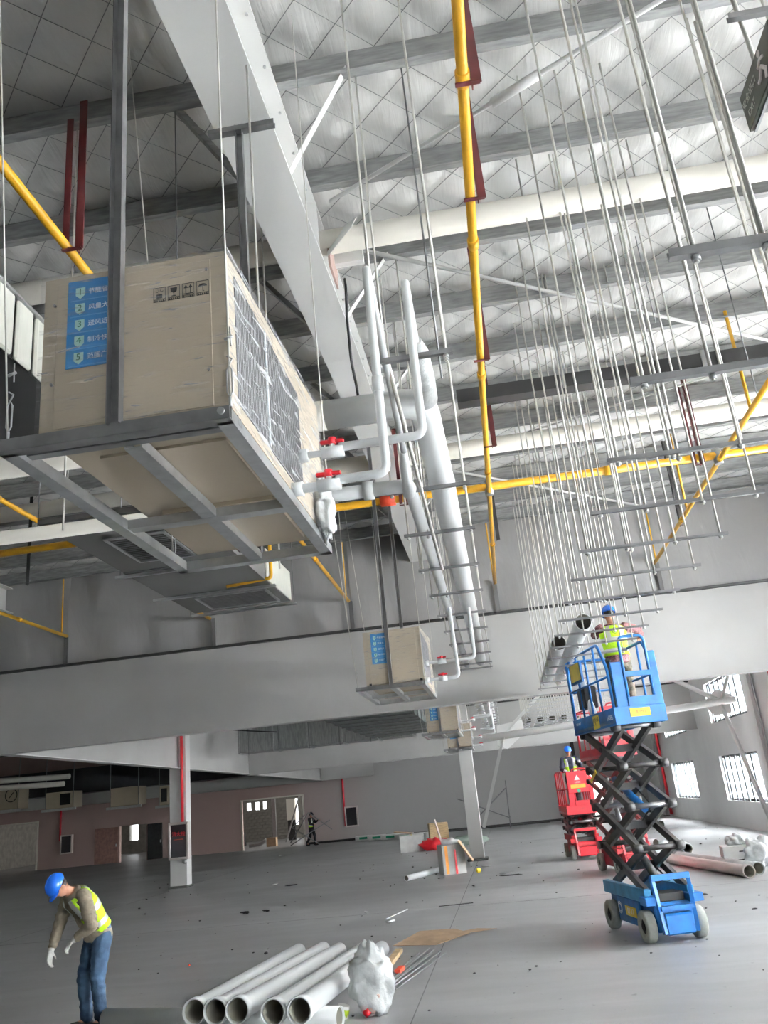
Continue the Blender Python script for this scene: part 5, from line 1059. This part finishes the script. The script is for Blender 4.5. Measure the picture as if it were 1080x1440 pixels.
for p0, p1 in (((-.15, 47.5, 0), (-.1, 47.5, 2.4)), ((-2.3, 47.5, .3), (-.15, 47.5, 2.0)), ((-2.8, 47.5, 1.7), (-.15, 47.5, .5)), ((-.12, 47.5, .5), (-.12, 47.5, .6))): part('tube', MB().tube(p0, p1, .03, 8), dgalv, t)
# right side
t = hollow('plastic_pipe', (4.22, 17.5, .115), (3.45, 21.6, .115), .105, 'pinkish white large pipe on the floor right of the blue lift', 'pipe', 'large pipes on the floor at the right', m=pink)
hollow('plastic_pipe', (4.5, 17.9, .115), (3.75, 21.8, .115), .105, 'large white pipe just behind the pinkish one', 'pipe', 'large pipes on the floor at the right', m=frost); hollow('plastic_pipe', (3.12, 20.9, .16), (3.95, 24.9, .16), .12, 'white pipe with open end pointing at the blue lift base', 'pipe', m=pvc)
hollow('plastic_pipe', (3.95, 26.2, .12), (3.1, 27.6, .12), .12, 'short cream pipe with open end behind the blue lift', 'pipe', sock=False); hollow('plastic_pipe', (4.6, 27.3, .12), (4.3, 23.5, .12), .12, 'white pipe lying lengthwise toward the right wall', 'pipe', sock=False)
hollow('plastic_pipe', (5.15, 35.3, .12), (4.2, 37.6, .12), .14, 'far pipe with dark open end behind the lift, left one', 'pipe', sock=False); hollow('plastic_pipe', (5.65, 35.3, .12), (4.8, 37.6, .12), .14, 'far pipe with dark open end behind the lift, right one', 'pipe', sock=False)
t = thing('printed_carton', 'printed carton with a red stripe under white bags at the right edge', 'box', (4.55, 19.4, 0))
part('body', MB().box((4.5, 19.4, .22), (.58, .5, .44), Matrix.Rotation(-.1, 3, 'Z'), bev=.01), cardw, t); part('printed_stripe', MB().box((4.52, 19.14, .1), (.5, .012, .05), Matrix.Rotation(-.1, 3, 'Z')), redp, t); part('printed_stripe', MB().box((4.52, 19.14, .17), (.45, .012, .025), Matrix.Rotation(-.1, 3, 'Z')), ink, t)
part('printed_text', MB().box((4.6, 19.13, .33), (.2, .012, .02), Matrix.Rotation(-.1, 3, 'Z')), ink, t)
for i, (x, y, z, s) in enumerate(((4.55, 19.4, .52, .2), (4.82, 19.15, .25, .24), (5.05, 19.3, .25, .24))):
    solo('plastic_bag', crumple((x, y, z), (s, s * .8, s * (1.15 if i else .7)), .38, 7, 36, -.24, i * 3.3), frost, ['crumpled white bag on top of the printed carton', 'white plastic bag leaning on the printed carton', 'white plastic bag at the right edge of the picture'][i], 'bag')
# debris
DB = 'small scraps on the floor'
scr = [(-5.88, 18.8, .14, .05, dark, 'dark scrap with a short tail on the left floor'), (-5.45, 18.9, .16, .03, dark, 'dark sliver right of the dark scrap on the left floor'), (-2.3, 15.6, .09, .06, galv, 'small grey lump in the middle of the floor'), (-4.9, 12.9, .03, .03, fitr, 'tiny orange scrap near the worker'), (-3.9, 13.4, .05, .03, dark, 'tiny dark scrap left of the pipes'), (-3.0, 17.2, .05, .04, cardw, 'tiny white scrap mid floor'),
       (-.9, 25.0, .22, .05, cardw, 'white litter at the foot of the middle column'), (-.3, 22.5, .3, .03, galv, 'grey litter right of the middle column'), (-.2, 22.0, .25, .02, dark, 'dark litter right of the middle column'), (-6.3, 24.5, .2, .03, dark, 'litter near the left column'), (-7.0, 25.3, .16, .03, cardw, 'pale litter near the left column foot'), (2.95, 15.9, .16, .02, dark, 'dark offcut by the pinkish pipe'), (3.3, 13.9, .05, .015, dark, 'black speck on the floor at the right'), (-10.9, 40.5, .12, .06, cardw, 'white scrap on the far floor by the doorway')]
for x, y, s, h, m, lab in scr: solo('floor_scrap', MB().ell((x, y, h / 2), (s, s * .5, h / 2), Matrix.Rotation(random.random() * 3, 3, 'Z'), 9, 5, f=lambda p: p * (1 + .3 * math.sin(p.x * 60 + p.y * 40))), m, lab, 'debris')
solo('white_strip', MB().bar((-2.45, 16.0, .02), (-2.2, 17.1, .02), .04, .012), cardw, 'thin white strip lying mid floor', 'strip')
solo('metal_offcut', MB().bar((-1.6, 17.2, .01), (-.95, 17.3, .01), .03, .012), dark, 'thin dark offcut on the floor right of centre', 'strip')
solo('wall_bracket_litter', MB().bx(-7.4, 2.0, 49.3, 49.5, 0, .06), dark, 'dark strip of rubble along the back wall foot', 'rubble')
